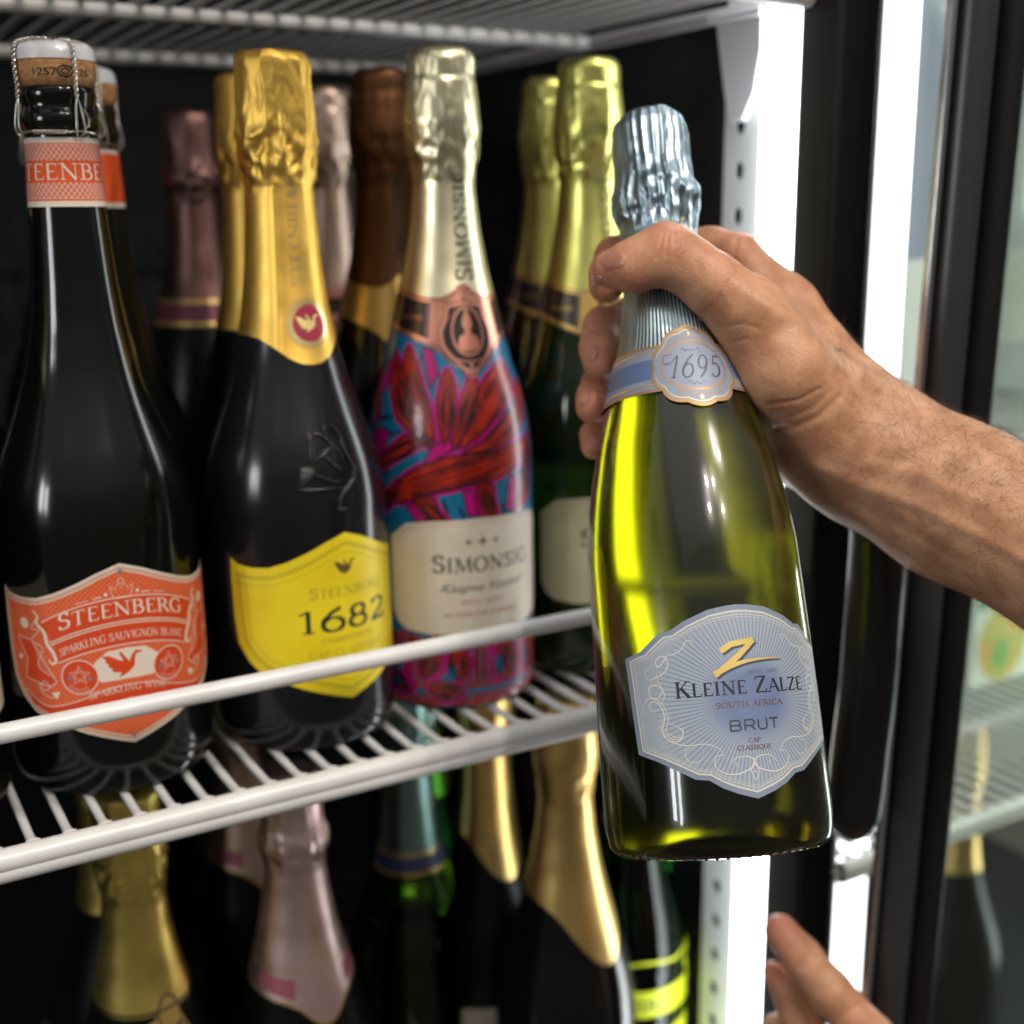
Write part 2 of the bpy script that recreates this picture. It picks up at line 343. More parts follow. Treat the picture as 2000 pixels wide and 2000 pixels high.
    def starline(s, u, v, r, w, k=.45, n=5): return s.ribbon([(u+r*(1 if i % 2 == 0 else k)*math.cos(R(90+i*180/n)), v+r*(1 if i % 2 == 0 else k)*math.sin(R(90+i*180/n))) for i in range(2*n)], w, True)
    def done(s, name, mat_, parent): return s.mb.build(name, mat_, parent)
def smoothpts(P, n=6, closed=False):
    P = [np.array(p, float) for p in P]; out = []; m = len(P)
    for i in range(m if closed else m-1):
        if closed: p0, p1, p2, p3 = P[(i-1) % m], P[i], P[(i+1) % m], P[(i+2) % m]
        else: p0, p1, p2, p3 = P[max(i-1, 0)], P[i], P[i+1], P[min(i+2, m-1)]
        for j in range(n):
            t = j/n; out.append(.5*((2*p1)+(-p0+p2)*t+(2*p0-5*p1+4*p2-p3)*t*t+(-p0+3*p1-3*p2+p3)*t**3))
    if not closed: out.append(P[-1])
    return [tuple(p) for p in out]

def foil_cap(bot, mat_, hem, cap, seed=1, pleat=.6, folds=14, nth=150, nv=110, start=None, smoothneck=.03, name='foil', rough3=.18, twist=0, seam=None):
    """hem(theta)->v of the lower edge; cap = [(v,r)] profile above start"""
    sv = cap[0][0]; cv = [c[0] for c in cap]; crr = [c[1] for c in cap]; top = cv[-1]
    rnd = random.Random(seed); ph = [rnd.random()*6.28 for _ in range(8)]
    def dz(th, v, r):
        # sharp vertical pleats over the cork, loose folds at the collar, almost smooth on the neck
        a = np.interp(v, [sv-8, sv, sv+14, sv+26, top-9, top-3, top], [smoothneck, .22, 1.15, .9, .75, .4, .05])*pleat
        n1 = noise.noise(Vector((math.cos(th)*2.2+seed*3.1, math.sin(th)*2.2, v*.035)))
        q = folds*th+(2.2*n1 if folds > 18 else 3.2*n1)+ph[0]+twist*(v-sv)
        rid = 1-abs(math.sin(q/2))*2
        n2 = noise.noise(Vector((math.cos(th)*4+seed, math.sin(th)*4, v*.11))); n2 = .55*n2+.45*(.45-2.2*abs(n2))
        n3 = noise.noise(Vector((math.cos(th)*9, math.sin(th)*9+seed, v*.3)))
        big = math.sin(3*th+ph[1]+v*.05)*.35
        n4 = noise.noise(Vector((math.cos(th)*3.3+seed, math.sin(th)*3.3, v*.16)))*float(np.interp(v, [sv-4, sv+6, sv+20, sv+30], [0, 1.7, 1.7, 0]))*pleat
        return n4+a*(rid*.6*(.5+.9*abs(n1+.3))+n2*.8+n3*rough3+big)
    V = []; mb = MB(); prof_t = [i/nv for i in range(nv+1)]
    for i, t in enumerate(prof_t):
        row = []
        for k in range(nth):
            th = 2*PI*k/nth; h0 = hem(th)
            if t < .5: v = h0+(sv-h0)*(t/.5)**1.0
            else: v = sv+(top-sv)*((t-.5)/.5)
            if v <= sv: r = bot.r(v)+.28
            else: r = float(np.interp(v, cv, crr))
            if abs(v-sv) < 3: r = max(r, bot.r(min(v, bot.hv[-1]))+.28)
            r += dz(th, v, r)+(.0 if v > sv else .0)
            if v < bot.hv[-1]-2: r = max(r, bot.r(v)+.16)
            if seam is not None and v < sv:
                d = abs((th-seam+PI) % (2*PI)-PI); r += .5*math.exp(-(d*r/1.2)**2)
            vv = v+(n_ := noise.noise(Vector((math.cos(th)*1.5, math.sin(th)*1.5+seed, 0))))*(1.6 if top-1.5 > v > sv+10 else 0)
            q = max(r, .2)/1000; V.append((q*math.sin(th), -q*math.cos(th), vv/1000))
    fs = [(i*nth+k, i*nth+(k+1) % nth, (i+1)*nth+(k+1) % nth, (i+1)*nth+k) for i in range(nv) for k in range(nth)]
    fs.append(tuple(nv*nth+k for k in range(nth)))
    mb.add(V, fs)
    o = mb.build(name, mat_, bot.root)
    for p in o.data.polygons: p.use_smooth = True
    return o
CAP_S = [(262.0, 15.9), (268.4, 16.6), (276.0, 17.8), (283.5, 18.5), (291.5, 18.1), (301.5, 17.2), (309.5, 17), (314.5, 17.1), (317.0, 16.9), (318.0, 16.2), (320.1, 14.6), (321.1, 10), (321.4, 4), (321.5, 0.4)]
CAP_M = [(264.9, 15.9), (273.5, 16.8), (283.6, 18.6), (293, 19.2), (305, 18), (312, 17.4), (313.5, 16.6), (315.5, 16.7), (322, 16.8), (325, 15.6), (327.4, 12.6), (328.3, 6), (328.5, 0.4)]
CAP_H = [(257, 16.4), (263, 16.8), (268, 18.6), (273, 19.1), (277, 18.4), (282, 17.0), (290, 16.4), (300, 16.4), (306, 16.2), (310, 15.0), (312.3, 12.2), (313.2, 8), (313.4, .4)]

STEEN_TOP = [(-57, 95.5), (-52.5, 92.8), (-45.5, 91.7), (-36.8, 92), (-28.6, 94.4), (-18.8, 98.5), (-9.4, 102.9), (0, 106.2)]
STEEN_BOT = [(0, 24.8), (-9.5, 28), (-19, 31.2), (-31.5, 36), (-42, 39.8), (-49, 46), (-54.5, 54.5), (-56.3, 67), (-57, 84)]
def steen_outline(k=1.0, inset=0):
    L = STEEN_TOP[:-1]; full = STEEN_TOP+[(-u, v) for u, v in reversed(L)]
    bot = [(-u, v) for u, v in reversed(STEEN_BOT)]+STEEN_BOT[1:]
    pts = full+bot
    if inset:
        out = []; n = len(pts)
        for i in range(n):
            a = np.array(pts[i-1]); b = np.array(pts[i]); c = np.array(pts[(i+1) % n])
            t1 = (b-a)/np.linalg.norm(b-a); t2 = (c-b)/np.linalg.norm(c-b); nn = np.array([(t1+t2)[1], -(t1+t2)[0]]); nn /= np.linalg.norm(nn)+1e-9
            cosv = max(.55, np.dot(nn, [t1[1], -t1[0]])); out.append(tuple(b-nn*inset/cosv))
        return out
    return pts
BIRD = [(-10.8, 9.7), (-7.4, 9.4), (-3.1, 6.9), (-1.2, 6.2), (-3, 10.6), (-2, 10.9), (1.4, 5.6), (3.0, 8.8), (4.6, 10.6), (6.6, 10.2), (8.2, 9.4), (6.6, 9.1), (5, 9), (4.2, 7.4), (3.6, 3.1), (1.2, .7), (-3.8, -1.8), (-2.4, .6), (-6.5, 1.6), (-6.4, 3.3), (-8.2, 4.2), (-7.6, 5.4), (-9.4, 6.4), (-8.8, 7.4)]
def bird(p, u, v, k, flip=1): return p.poly([(u+flip*a*k, v+(b-4.5)*k) for a, b in BIRD], grid=1.5)

# ================================================================== THE FRIDGE
SZ = -.25                                     # height of the shelf the first bottles stand on
XW = .474                                     # inner face of the right side wall
fr = empty('display_fridge', (0, .5, -.6), 'black upright display fridge with open shelves of sparkling wine and a bright light strip', 'fridge')
def part(name, mb, m, parent=fr, **k):
    o = mb.build(name, m, parent, **k)
    o.matrix_parent_inverse = parent.matrix_basis.inverted() if parent.type == 'EMPTY' else Matrix()
    return o
part('back_panel', MB().box((-.5, 1.06, -.75), (XW+.02, 1.08, .45)), M_inner, smooth=False)
part('side_panel', MB().box((XW, .53, -.75), (XW+.02, 1.06, .45)), M_inner, smooth=False)
part('left_panel', MB().box((-.52, .49, -.75), (-.5, 1.08, .45)), M_inner, smooth=False)
part('floor_panel', MB().box((-.52, .49, -.77), (1.2, 1.2, -.75)), M_inner, smooth=False)
part('roof_panel', MB().box((-.52, .47, .45), (1.2, 1.2, .47)), M_inner, smooth=False)
# perforated upright with holes cut through it
def perforated(x0, y0, y1, z0, z1, hz, pitch, cyy, rw=.0037, rh=.0050, th=.0007, n=16):
    mb = MB(); z = hz
    while z-pitch > z0: z -= pitch
    edges = []
    while z < z1-pitch:
        za, zb = z-pitch/2, z+pitch/2
        ring = [(cyy+rw*math.cos(2*PI*i/n+PI/4+PI/n*0), z+rh*math.sin(2*PI*i/n+PI/4)) for i in range(n)]
        sq = []
        for i in range(n):
            a = 2*PI*i/n+PI/4; c, s_ = math.cos(a), math.sin(a); k = 1/max(abs(c), abs(s_)); yy = c*k; zz = s_*k
            sq.append((cyy+(yy*(y1-cyy) if yy > 0 else yy*(cyy-y0)), z+zz*pitch/2))
        V = []
        for xx in (x0, x0+th):
            V += [(xx, a, b) for a, b in sq]+[(xx, a, b) for a, b in ring]
        F = []
        for i in range(n):
            j = (i+1) % n
            F += [(i, j, n+j, n+i), (2*n+i, 3*n+i, 3*n+j, 2*n+j), (n+i, n+j, 3*n+j, 3*n+i)]
        mb.add(V, F); z += pitch
    return mb
hz = px(1458, 243, .6)[2]*1.0
part('shelf_upright', perforated(XW-.006, .529, .566, -.72, .42, .0446, .0243, .553), M_white, smooth=False)
part('hole_shade_sheet', MB().box((XW-.0050, .5295, -.72), (XW-.0002, .5655, .42)), mat('hole_shade_black', (.006, .004, .004), .9), smooth=False)  # black sheet behind the holes, its colour standing in for their shade
# light strip behind the mullion: housing and diffuser
part('light_strip', MB().tube([(XW-.0075, .514, -.72), (XW-.0075, .514, .42)], .0135, 20), M_led)
part('light_housing', MB().box((XW+.0065, .502, -.73), (XW+.018, .5275, .43)), M_white, smooth=False, bevel=.001)
# mullion between the two compartments
mu = part('mullion', MB().box((.4575, .470, -.74), (.486, .4985, .44)), M_black, bevel=.003)
part('mullion_gasket', MB().box((.4865, .4745, -.74), (.4915, .4965, .44)), M_blackg, bevel=.002)
part('compartment_divider', MB().box((.4955, .4995, -.74), (.4975, 1.06, .44)), M_inner, smooth=False)
# right compartment
M_inner2 = mat('pale_fridge_liner', (.40, .44, .43), .5, var=.2, vscale=6)
part('liner_panel', MB().box((.4985, 1.03, -.74), (1.5, 1.05, .44)), M_inner2, smooth=False)
part('liner_side_panel', MB().box((1.48, .5, -.74), (1.5, 1.03, .44)), M_inner2, smooth=False)
M_led2 = mat('led_diffuser_soft', (.9, .9, .9), .5, emit=(.93, .98, 1), es=3.6)
part('light_strip', MB().tube([(.567, .534, -.73), (.567, .534, .43)], .0095, 18), M_led2)
part('light_strip', MB().tube([(1.06, .535, -.73), (1.06, .535, .43)], .0130, 18), mat('added_fill_strip', (.9, .9, .9), .5, emit=(.93, 1, .96), es=22))  # unseen strip added off to the right to brighten the neighbouring compartment

# ------------------------------------------------------------------ wire shelves
def shelf(z, x0, x1, bars, label, wires, m, rail=None, yb=.90, posts=True, under=True, wr=.0019):
    sh = empty('wire_shelf', ((x0+x1)/2, bars[0], z), label, 'shelf', 'white wire shelves')
    def pt(name, mb, mm=m, **k):
        o = mb.build(name, mm, sh, **k); o.matrix_parent_inverse = sh.matrix_basis.inverted(); return o
    zc = z-2*wr-.0042
    for i, y in enumerate(bars):
        r = .0050 if i == 0 else .0042
        zz = z-.0030 if i == 0 else zc; pt('crossbar', MB().tube([(x0, y, zz), (x0+.02, y, zz), (x1-.02, y, zz), (x1, y, zz)], r, 24))
    if under: pt('lower_bar', MB().tube([(x0, bars[0]+.0004, z-.0080), (x1, bars[0]+.0004, z-.0080)], .0047, 18))
    for x in (x0, x1): pt('side_bar', MB().tube([(x, bars[0], zc), (x, yb, zc)], .0042, 16))
    # one cross wire, flared where it is welded to the front bar, shared by all
    L = yb-bars[0]
    prof = [(0, .0040, -.0010), (.0044, .0047, -.0010), (.0052, .0042, -.0008), (.0060, .0035, -.0005), (.0072, .0028, -.0002), (.0090, .0023, 0), (.0120, wr, 0)]
    pts = [(0, a, c) for a, b, c in prof]+[(0, y, 0) for y in np.linspace(.03, L, 8)]
    rad = [b for a, b, c in prof]+[wr]*8
    w0 = None
    for x in wires:
        if w0 is None: w0 = MB().tube(pts, rad, 12).build('wire', m, sh); o = w0
        else: o = w0.copy(); C.objects.link(o)
        o.parent = sh; o.location = (x-(x0+x1)/2, 0, -wr)
    if rail is not None:
        rz, ry = rail
        pt('guard_rail', MB().tube([(x0, ry, rz), (x1, ry, rz)], .0041, 20))
        for x in (x0, x1):
            pt('rail_post', MB().tube([(x, bars[0], zc), (x, (ry+bars[0])/2, (rz+zc)/2), (x, ry, rz)], .0038, 12))
    return sh
shelf(SZ, -.12, .455, [.4995, .70, .89], 'middle wire shelf with a guard rail, holding the front row of sparkling wine', [.0634-.0146*k for k in range(12, 0, -1)]+[.0634+.0146*k for k in range(27)], M_wire, rail=(-.1985, .4985))
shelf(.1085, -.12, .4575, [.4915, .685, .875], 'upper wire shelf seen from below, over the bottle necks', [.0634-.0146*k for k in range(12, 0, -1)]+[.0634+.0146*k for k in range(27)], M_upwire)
shelf(-.393, .522, 1.25, [.500, .615, .90], 'wire shelf of the neighbouring compartment, behind the black door frame', [.535+.0146*k for k in range(48)], M_wire)
# plastic clip carrying the upper shelf
def clip():
    mb = MB(); prof = [(.545, .098), (.523, .098), (.523, .080), (.537, .060), (.545, .046), (.556, .046), (.560, .060), (.560, .098)]
    n = len(prof); V = [(XW-.007, y, z) for y, z in prof]+[(XW-.020 if z > .075 else XW-.012, y, z) for y, z in prof]
    F = [(i, (i+1) % n, n+(i+1) % n, n+i) for i in range(n)]+[tuple(range(n))[::-1], tuple(range(n, 2*n))]
    mb.add(V, F); mb.box((XW-.024, .52, .096), (XW-.007, .562, .1005))
    o = mb.build('shelf_clip', M_plastic, None, bevel=.0012); return tag(o, 'white plastic shelf clip under the right corner of the upper shelf', 'clip')
clip()

# ================================================================== FRONT ROW
MD = {}
# ---- 1: bare cork bottle with the orange label
def cork_bottle(pos, label, detail=True, bandmat=M_orange, name='wine_bottle', group='sparkling wine bottles'):
    b = Bot(name, label, 'wine bottle', pos, PS[:-2]+[(281, 14.5), (292, 14.3), (302, 14.2)], group=group, topv=302, glass=None if detail else M_bdark)
    # neck finish rings are in the profile; unsmoothed ring detail
    ringp = [(14.9, 284.4), (15.6, 286), (15.9, 288.6), (15.6, 291.2), (14.7, 292.6), (14.6, 295), (15.1, 297), (15.3, 299), (15.0, 301), (14.4, 301.8)]
    MB().lathe([(14.0/1000, .2838)]+[(r/1000, v/1000) for r, v in ringp]+[(13/1000, .302)], 72).build('neck_ring', M_dglass, b.root)
    cp = [(12.8, 301), (14.6, 302), (15.9, 305), (16.1, 308), (16.0, 312), (15.7, 314.2), (15.2, 315), (9, 315.2), (1, 315.2)]
    ck = MB().lathe([(r/1000, v/1000) for r, v in cp], 72).build('cork', M_cork, b.root)
    plq = MB().lathe([(15.45/1000, .3125), (16.35/1000, .3122), (16.2/1000, .3145), (15.6/1000, .3172), (14.9/1000, .3182), (11/1000, .3196), (6/1000, .3202), (.3/1000, .3203)], 72).build('metal_cap', mat('white_metal_cap' + str(len(MD)), (.80, .80, .84), .3, coat=.5), b.root)
    MD[name+str(len(MD))] = 1
    colr = Print(b, .14, 16.); arcs = [(-PI*16, 0), (PI*16, 0)]
    def band(v0, v1, off, m, nm, par):
        mb = MB(); n = 96; vs = []; rows = 8
        for j in range(rows+1):
            v = v0+(v1-v0)*j/rows
            for k in range(n):
                q = (b.r(v)+off)/1000; th = 2*PI*k/n; vs.append((q*math.sin(th), -q*math.cos(th), v/1000))
        mb.add(vs, [(j*n+k, j*n+(k+1) % n, (j+1)*n+(k+1) % n, (j+1)*n+k) for j in range(rows) for k in range(n)]); return mb.build(nm, m, par)
    cb = band(253.6, 281.4, .22, M_creampr, 'neck_label', b.root)
    ob = band(256.0, 279.2, .29, bandmat, 'orange_band', cb)
    # twisted wire cage
    wc = MB()
    def twist(path, rad=.00052, amp=.00058, turns=9, ext=MB):
        pts = smoothpts(path, 10); L = len(pts)
        for ph in (0, PI):
            q = []
            for i, p in enumerate(pts):
                t = np.array(pts[min(i+1, L-1)])-np.array(pts[max(i-1, 0)]); t /= np.linalg.norm(t)+1e-12
                a = np.cross(t, [.3, .8, .1]); a /= np.linalg.norm(a); c = np.cross(t, a); an = turns*2*PI*i/L+ph
                q.append(np.array(p)+amp*(a*math.cos(an)+c*math.sin(an)))
            wc.tube(q, rad, 6)
    for k in range(4):
        a = R(14+90*k); c, s_ = math.sin(a), -math.cos(a)
        P = [(r/1000*c, r/1000*s_, v/1000) for r, v in [(2, 321.1), (8, 320.8), (13, 319.9), (16.4, 318.2), (17.4, 314.0), (17.4, 308), (17.0, 302), (17.2, 297)]]
        twist(P, turns=9)
        sp = .0014
        for sg in (-1, 1):   # legs open into a loop around the ring wire
            tx, ty = -s_*sg, c*sg
            Q = [(.0172*c, .0172*s_, .2968)]+[(r/1000*c+tx*w_, r/1000*s_+ty*w_, v/1000) for r, w_, v in [(17.7, .0010, 293.5), (18.5, .0017, 287), (18.0, .0017, 283.2), (16.6, .0008, 281.9)]]
            wc.tube(smoothpts(Q, 5), .0005, 6)
    ringw = []
    for i in range(73):
        a = 2*PI*i/72; ringw.append((.0163*math.sin(a), -.0163*math.cos(a), .2834+.0004*math.sin(5*a)))
    wc.tube(ringw, .0005, 6)
    if detail:
        for ph in (0, PI):
            q = []
            for i in range(40):
                a = R(-52+i*1.25); an = i*.75+ph
                q.append(((.0166+.0006*math.cos(an))*math.sin(a), -(.0166+.0006*math.cos(an))*math.cos(a), .2834+.0006*math.sin(an)))
            wc.tube(q, .00042, 6)
    wc.build('wire_cage', M_steel, b.root)
    return b, ck, plq, cb, ob
b1, ck, plq, cb, ob = cork_bottle((.113, .570, SZ), 'dark front bottle with bare branded cork, wire cage and orange shield label')
# prints on neck label and cork
p = Print(b1, .345, 16.)
for sgn in (1, -1):
    u = -50.
    while u < 50:
        for du in (0, .62):
            if abs(u+du) < 50:
                # diagonal lattice, above and below the name
                for va, vb in ((257., 263.4), (272.2, 278.4)):
                    h = vb-va; a = (u+du, va) if sgn > 0 else (u+du+h*.8, va); c = (u+du+h*.8, vb) if sgn > 0 else (u+du, vb); p.ribbon([a, c], .17)
        u += 2.3
p.done('lattice_print', M_creampr, ob)
p = Print(b1, .36, 16.)
p.ribbon([(-50, 256.9), (50, 256.9)], .22); p.ribbon([(-50, 278.6), (50, 278.6)], .22)
p.text('STEENBERG', 6.6, -31, 264.4, width=62, weight=.8)
p.done('lettering', M_creampr, ob)
ckp = Print(b1, .10, 16., rfun=lambda v: float(np.interp(v, [302, 305, 308, 312, 314], [14.6, 15.9, 16.1, 16.0, 15.7])))
ckp.sans('1257', 3.0, -12.4, 305.6, width=9.6); ckp.sans('1257', 3.0, -12.2, 305.6, width=9.6); ckp.sans('26', 3.0, 6.2, 305.6, width=4.8); ckp.sans('26', 3.0, 6.4, 305.6, width=4.8)
ckp.ring(.6, 307.2, 3.0, .6, ry=2.1); ckp.ring(.6, 307.2, 1.6, .5, ry=1.1)
ckp.done('cork_branding', M_ink, ck)
cpp = MB()
for k in range(7):
    a = R(-150+22*k); a2 = R(-142+22*k); rr_ = (.0115, .0095)
    cpp.add([(rr_[0]*math.cos(a), rr_[0]*math.sin(a), .31955+.0001), (rr_[0]*math.cos(a2), rr_[0]*math.sin(a2), .31965), (rr_[1]*math.cos(a2), rr_[1]*math.sin(a2), .31995), (rr_[1]*math.cos(a), rr_[1]*math.sin(a), .31995)], [(0, 1, 2, 3)])
cpp.build('cap_print', mat('red_print', (.6, .02, .02), .4), plq)
# shield label
def orange_label(b, u0=-1.0):
    par = Print(b, .16, u0=u0).poly(steen_outline()).done('label', M_cream, b.root)
    # orange field with a fine lattice printed by its material
    m = mat('orange_lattice_print', (.82, .13, .02), .6); nt = m.node_tree; pr = nt.nodes['Principled BSDF']
    tcn = N(nt, 'ShaderNodeUVMap'); tcn.uv_map = 'uv'; mp = N(nt, 'ShaderNodeMapping'); mp.inputs['Rotation'].default_value = (0, 0, R(45)); mp.inputs['Scale'].default_value = (62, 62, 62)
    ch = N(nt, 'ShaderNodeTexBrick'); ch.offset = 0; ch.inputs['Scale'].default_value = 1; ch.inputs['Mortar Size'].default_value = .11; ch.inputs['Mortar Smooth'].default_value = .3
    ch.inputs['Brick Width'].default_value = 1; ch.inputs['Row Height'].default_value = 1
    ch.inputs['Color1'].default_value = (.74, .078, .009, 1); ch.inputs['Color2'].default_value = (.70, .066, .008, 1); ch.inputs['Mortar'].default_value = (.80, .24, .11, 1)
    nt.links.new(tcn.outputs[0], mp.inputs[0]); nt.links.new(mp.outputs[0], ch.inputs[0]); nt.links.new(ch.outputs[0], pr.inputs['Base Color'])
    Print(b, .22, u0=u0).poly(steen_outline(inset=-3.0)).done('lattice_field', m, par)
    def A(k, w_=28.): return lambda u, v: k*(1-(u/w_)**2)
    q = Print(b, .20, u0=u0); q.ribbon(steen_outline(inset=-1.6), .32, True); q.ribbon(steen_outline(inset=-2.2), .18, True); q.done('border_line', M_orange, par)
    q = Print(b, .27, u0=u0); q.warp = A(6.4)
    def arched(u_, va, vb, n=12): return [(-u_+2*u_*i/n, va) for i in range(n+1)]+[(u_-2*u_*i/n, vb) for i in range(n+1)]
    q.poly([(-35.5+71*i/12, 84.6) for i in range(13)]+[(30.5-61*i/12, 74.6) for i in range(13)])
    q.poly([(-30+60*i/12, 72.6) for i in range(13)]+[(28.5-57*i/12, 64.2) for i in range(13)])
    q.warp = None
    q.disc(-20, 57.2, 7.6, 28); q.disc(18.6, 57.2, 7.6, 28)
    q.poly([(-49, 74), (-41, 73), (-38, 60), (-30, 55), (-33, 52.5), (-46, 55.5), (-44, 64)]); q.poly([(49, 74), (41, 73), (38, 60), (30, 55), (33, 52.5), (46, 55.5), (44, 64)])
    q.poly(smoothpts([(-46, 50), (-36, 43.5), (-22, 46.2), (-10, 50.6), (0, 52), (10, 50.6), (22, 46.2), (36, 43.5), (46, 50), (42, 43), (30, 38.5), (16, 42.4), (0, 45.6), (-16, 42.4), (-30, 38.5), (-42, 43)], 3, True))
    q.done('ribbon_banner', M_orange2, par)
    q = Print(b, .24, u0=u0)
    q.poly([(-13, 63.8), (-8, 67.8), (0, 68.6), (8, 67.8), (13, 63.8), (14.5, 60), (10.5, 54.2), (0, 54.6), (-11.5, 54.2), (-15.5, 60)]); q.done('bird_panel', M_creampr, par)
    q = Print(b, .30, u0=u0); bird(q, -.6, 61.2, .92); q.done('bird_print', M_orange2, par)
    q = Print(b, .31, u0=u0); q.warp = A(5.6)
    q.text('^STEENBERG', 6.3, -27.4, 77.6, width=55.5, big=1.16, weight=.9)
    q.warp = A(6.4)
    for va in (84.9, 74.2, 72.9, 63.8): q.ribbon([(-35+(84.9-va)*.3+(70-(84.9-va)*.6)*i/16, va) for i in range(17)], .5)
    q.text('SPARKLING SAUVIGNON BLANC', 3.5, -27.6, 66.2, width=55, weight=.8)
    q.warp = A(4.6, 24.)
    q.text('SPARKLING WINE', 3.0, -16.6, 44.4, width=33, weight=.85)
    q.warp = None
    for sg in (-1, 1):
        q.ring(sg*19.3-.7, 57.2, 7.6, .5, 32); q.starline(sg*19.3-.7, 57.8, 4.6, .35); q.starline(sg*19.3-.7, 57.8, 2.6, .2)
        for k in range(9): a = R(220+10*k); q.ribbon([(sg*19.3-.7+5*math.cos(a), 57.2+5*math.sin(a)), (sg*19.3-.7+7*math.cos(a), 57.2+7*math.sin(a))], .18)
        q.disc(sg*44.2, 80.3, 2.5); q.disc(sg*48.4, 64.5, 1.3)
        q.ribbon([(sg*u_, v_) for u_, v_ in smoothpts([(39, 86.5), (36.5, 84), (37.5, 81), (34, 77), (33, 72), (30.5, 68), (29.5, 64.5), (31.5, 63), (33, 65)], 5)], [.5+1.1*math.sin(PI*i/40) for i in range(41)])
        q.ribbon([(sg*u_, v_) for u_, v_ in smoothpts([(36.5, 83.5), (40.5, 78.5), (36.5, 77.5), (41, 73), (35.5, 70), (38.5, 62), (33, 57.5)], 4)], .38)
        q.ribbon([(sg*u_, v_) for u_, v_ in [(41, 73), (49, 74), (44, 64), (46, 55.5), (33, 52.5), (30, 55)]], .4, True)
        for k in range(5): q.ribbon([(sg*(38.5-k*.3), 71-2.2*k), (sg*(34.5-k*.2), 70-2.2*k)], .16)
        q.ribbon([(sg*u_, v_) for u_, v_ in smoothpts([(39, 54), (36.5, 50.5), (33.5, 52.5), (36, 55), (38.5, 51), (34, 47.5), (30.5, 48.5)], 4)], .35)
        q.poly([(sg*30.5, 47), (sg*29, 50.6), (sg*33, 49.6)])
        q.ribbon([(sg*u_, v_) for u_, v_ in smoothpts([(46, 50), (36, 43.5), (22, 46.2), (10, 50.6), (0, 52)], 4)], .42)
        q.ribbon([(sg*u_, v_) for u_, v_ in smoothpts([(42, 43), (30, 38.5), (16, 42.4), (0, 45.6)], 4)], .42)
        q.ribbon([(sg*46, 50), (sg*47.5, 47), (sg*44.5, 46.5), (sg*45, 44), (sg*42, 43)], .35)
        q.ribbon([(sg*12, 91.7), (sg*8.5, 92.3)], .5); q.ribbon([(sg*19, 90), (sg*14, 91.2)], .3); q.disc(sg*6.6, 93.2, .8)
    # little crown
    q.ribbon([(-4.2, 93.4), (-3.4, 91), (3.4, 91), (4.2, 93.4), (5, 97), (2.6, 94.6), (1.8, 97.4), (0, 95), (-1.8, 97.4), (-2.6, 94.6), (-5, 97), (-4.2, 93.4)], .3); q.ring(0, 98.4, 1.3, .3, 12)
    q.done('lettering', M_creampr, par)
    q = Print(b, .33, u0=u0)
    for u_, v_, r_ in ((0, 102.6, 1.3), (0, 28.2, 1.1), (-24.2, 56.6, 1.2), (-15.8, 56.6, 1.2), (14.6, 56.6, 1.2), (23, 56.6, 1.2), (48.5, 87, 1.6), (-53, 89.4, .6)): q.poly([(u_-r_, v_), (u_, v_-r_), (u_+r_, v_), (u_, v_+r_)])
    q.done('silver_dots', M_silver, par)
orange_label(b1)

# ---- 2: gold foil bottle with the yellow label
def gold_hem(th):
    u = ((th+PI) % (2*PI)-PI)
    return 195.5-12.8*math.exp(-(u/.42)**4)-1.0*math.cos(u*2)
b2 = Bot('wine_bottle', 'dark front bottle with smooth gold foil neck and bright yellow shield label', 'wine bottle', (.207, .567, SZ), PS, group='sparkling wine bottles', glass=M_ddust, topv=304)
def hem_s(th):
    u = (th+PI) % (2*PI)-PI; x = abs(u)*44
    return float(np.interp(x, [0, 9, 18, 26, 36, 46, 60, 90, 140], [182.4, 183, 185.4, 188.6, 192, 194.6, 195.6, 195.3, 195]))
f2 = foil_cap(b2, F_gold, lambda t: hem_s(t-.10), CAP_S, seed=3, pleat=1.0, folds=12, nth=220, nv=150, seam=-.52)
p = Print(b2, .62, 17.5, rfun=lambda v: b2.r(v))
st = text_strokes('STEENBERG', 5.0, 0, 0, width=52, weight=.7)
def vert_text(p, st, u0, v0):      # lettering that climbs the neck
    for q, w_ in st: p.ribbon([(u0-y, v0+x) for x, y in q], w_)
vert_text(p, st, 2.2, 217.5); p.done('lettering', M_emb, f2)
p = Print(b2, .60, 21., rfun=lambda v: b2.r(v))
p.ring(3.0, 201, 10.6, .4, 40, ry=11.2); p.ring(3.0, 201, 8.9, 1.5, 40, ry=9.4); p.done('embossed_ring', M_emb, f2)
p = Print(b2, .66, 21., rfun=lambda v: b2.r(v)); p.disc(3.0, 201, 7.6, 30, ry=8.2); p.done('emblem_disc', M_red, f2)
p = Print(b2, .76, 21., rfun=lambda v: b2.r(v)); bird(p, 3.4, 200.8, .66); p.done('bird_emblem', M_goldp, f2)
p = Print(b2, .55, 44., rfun=lambda v: b2.r(v))
for k in range(26): p.ribbon([(-70+k*5.2, 262.2+.5*math.sin(k*2.1)), (-68+k*5.2, 262.3+.5*math.sin(k*2.1+1))], .22)
p.done('tear_line', M_brown, f2)
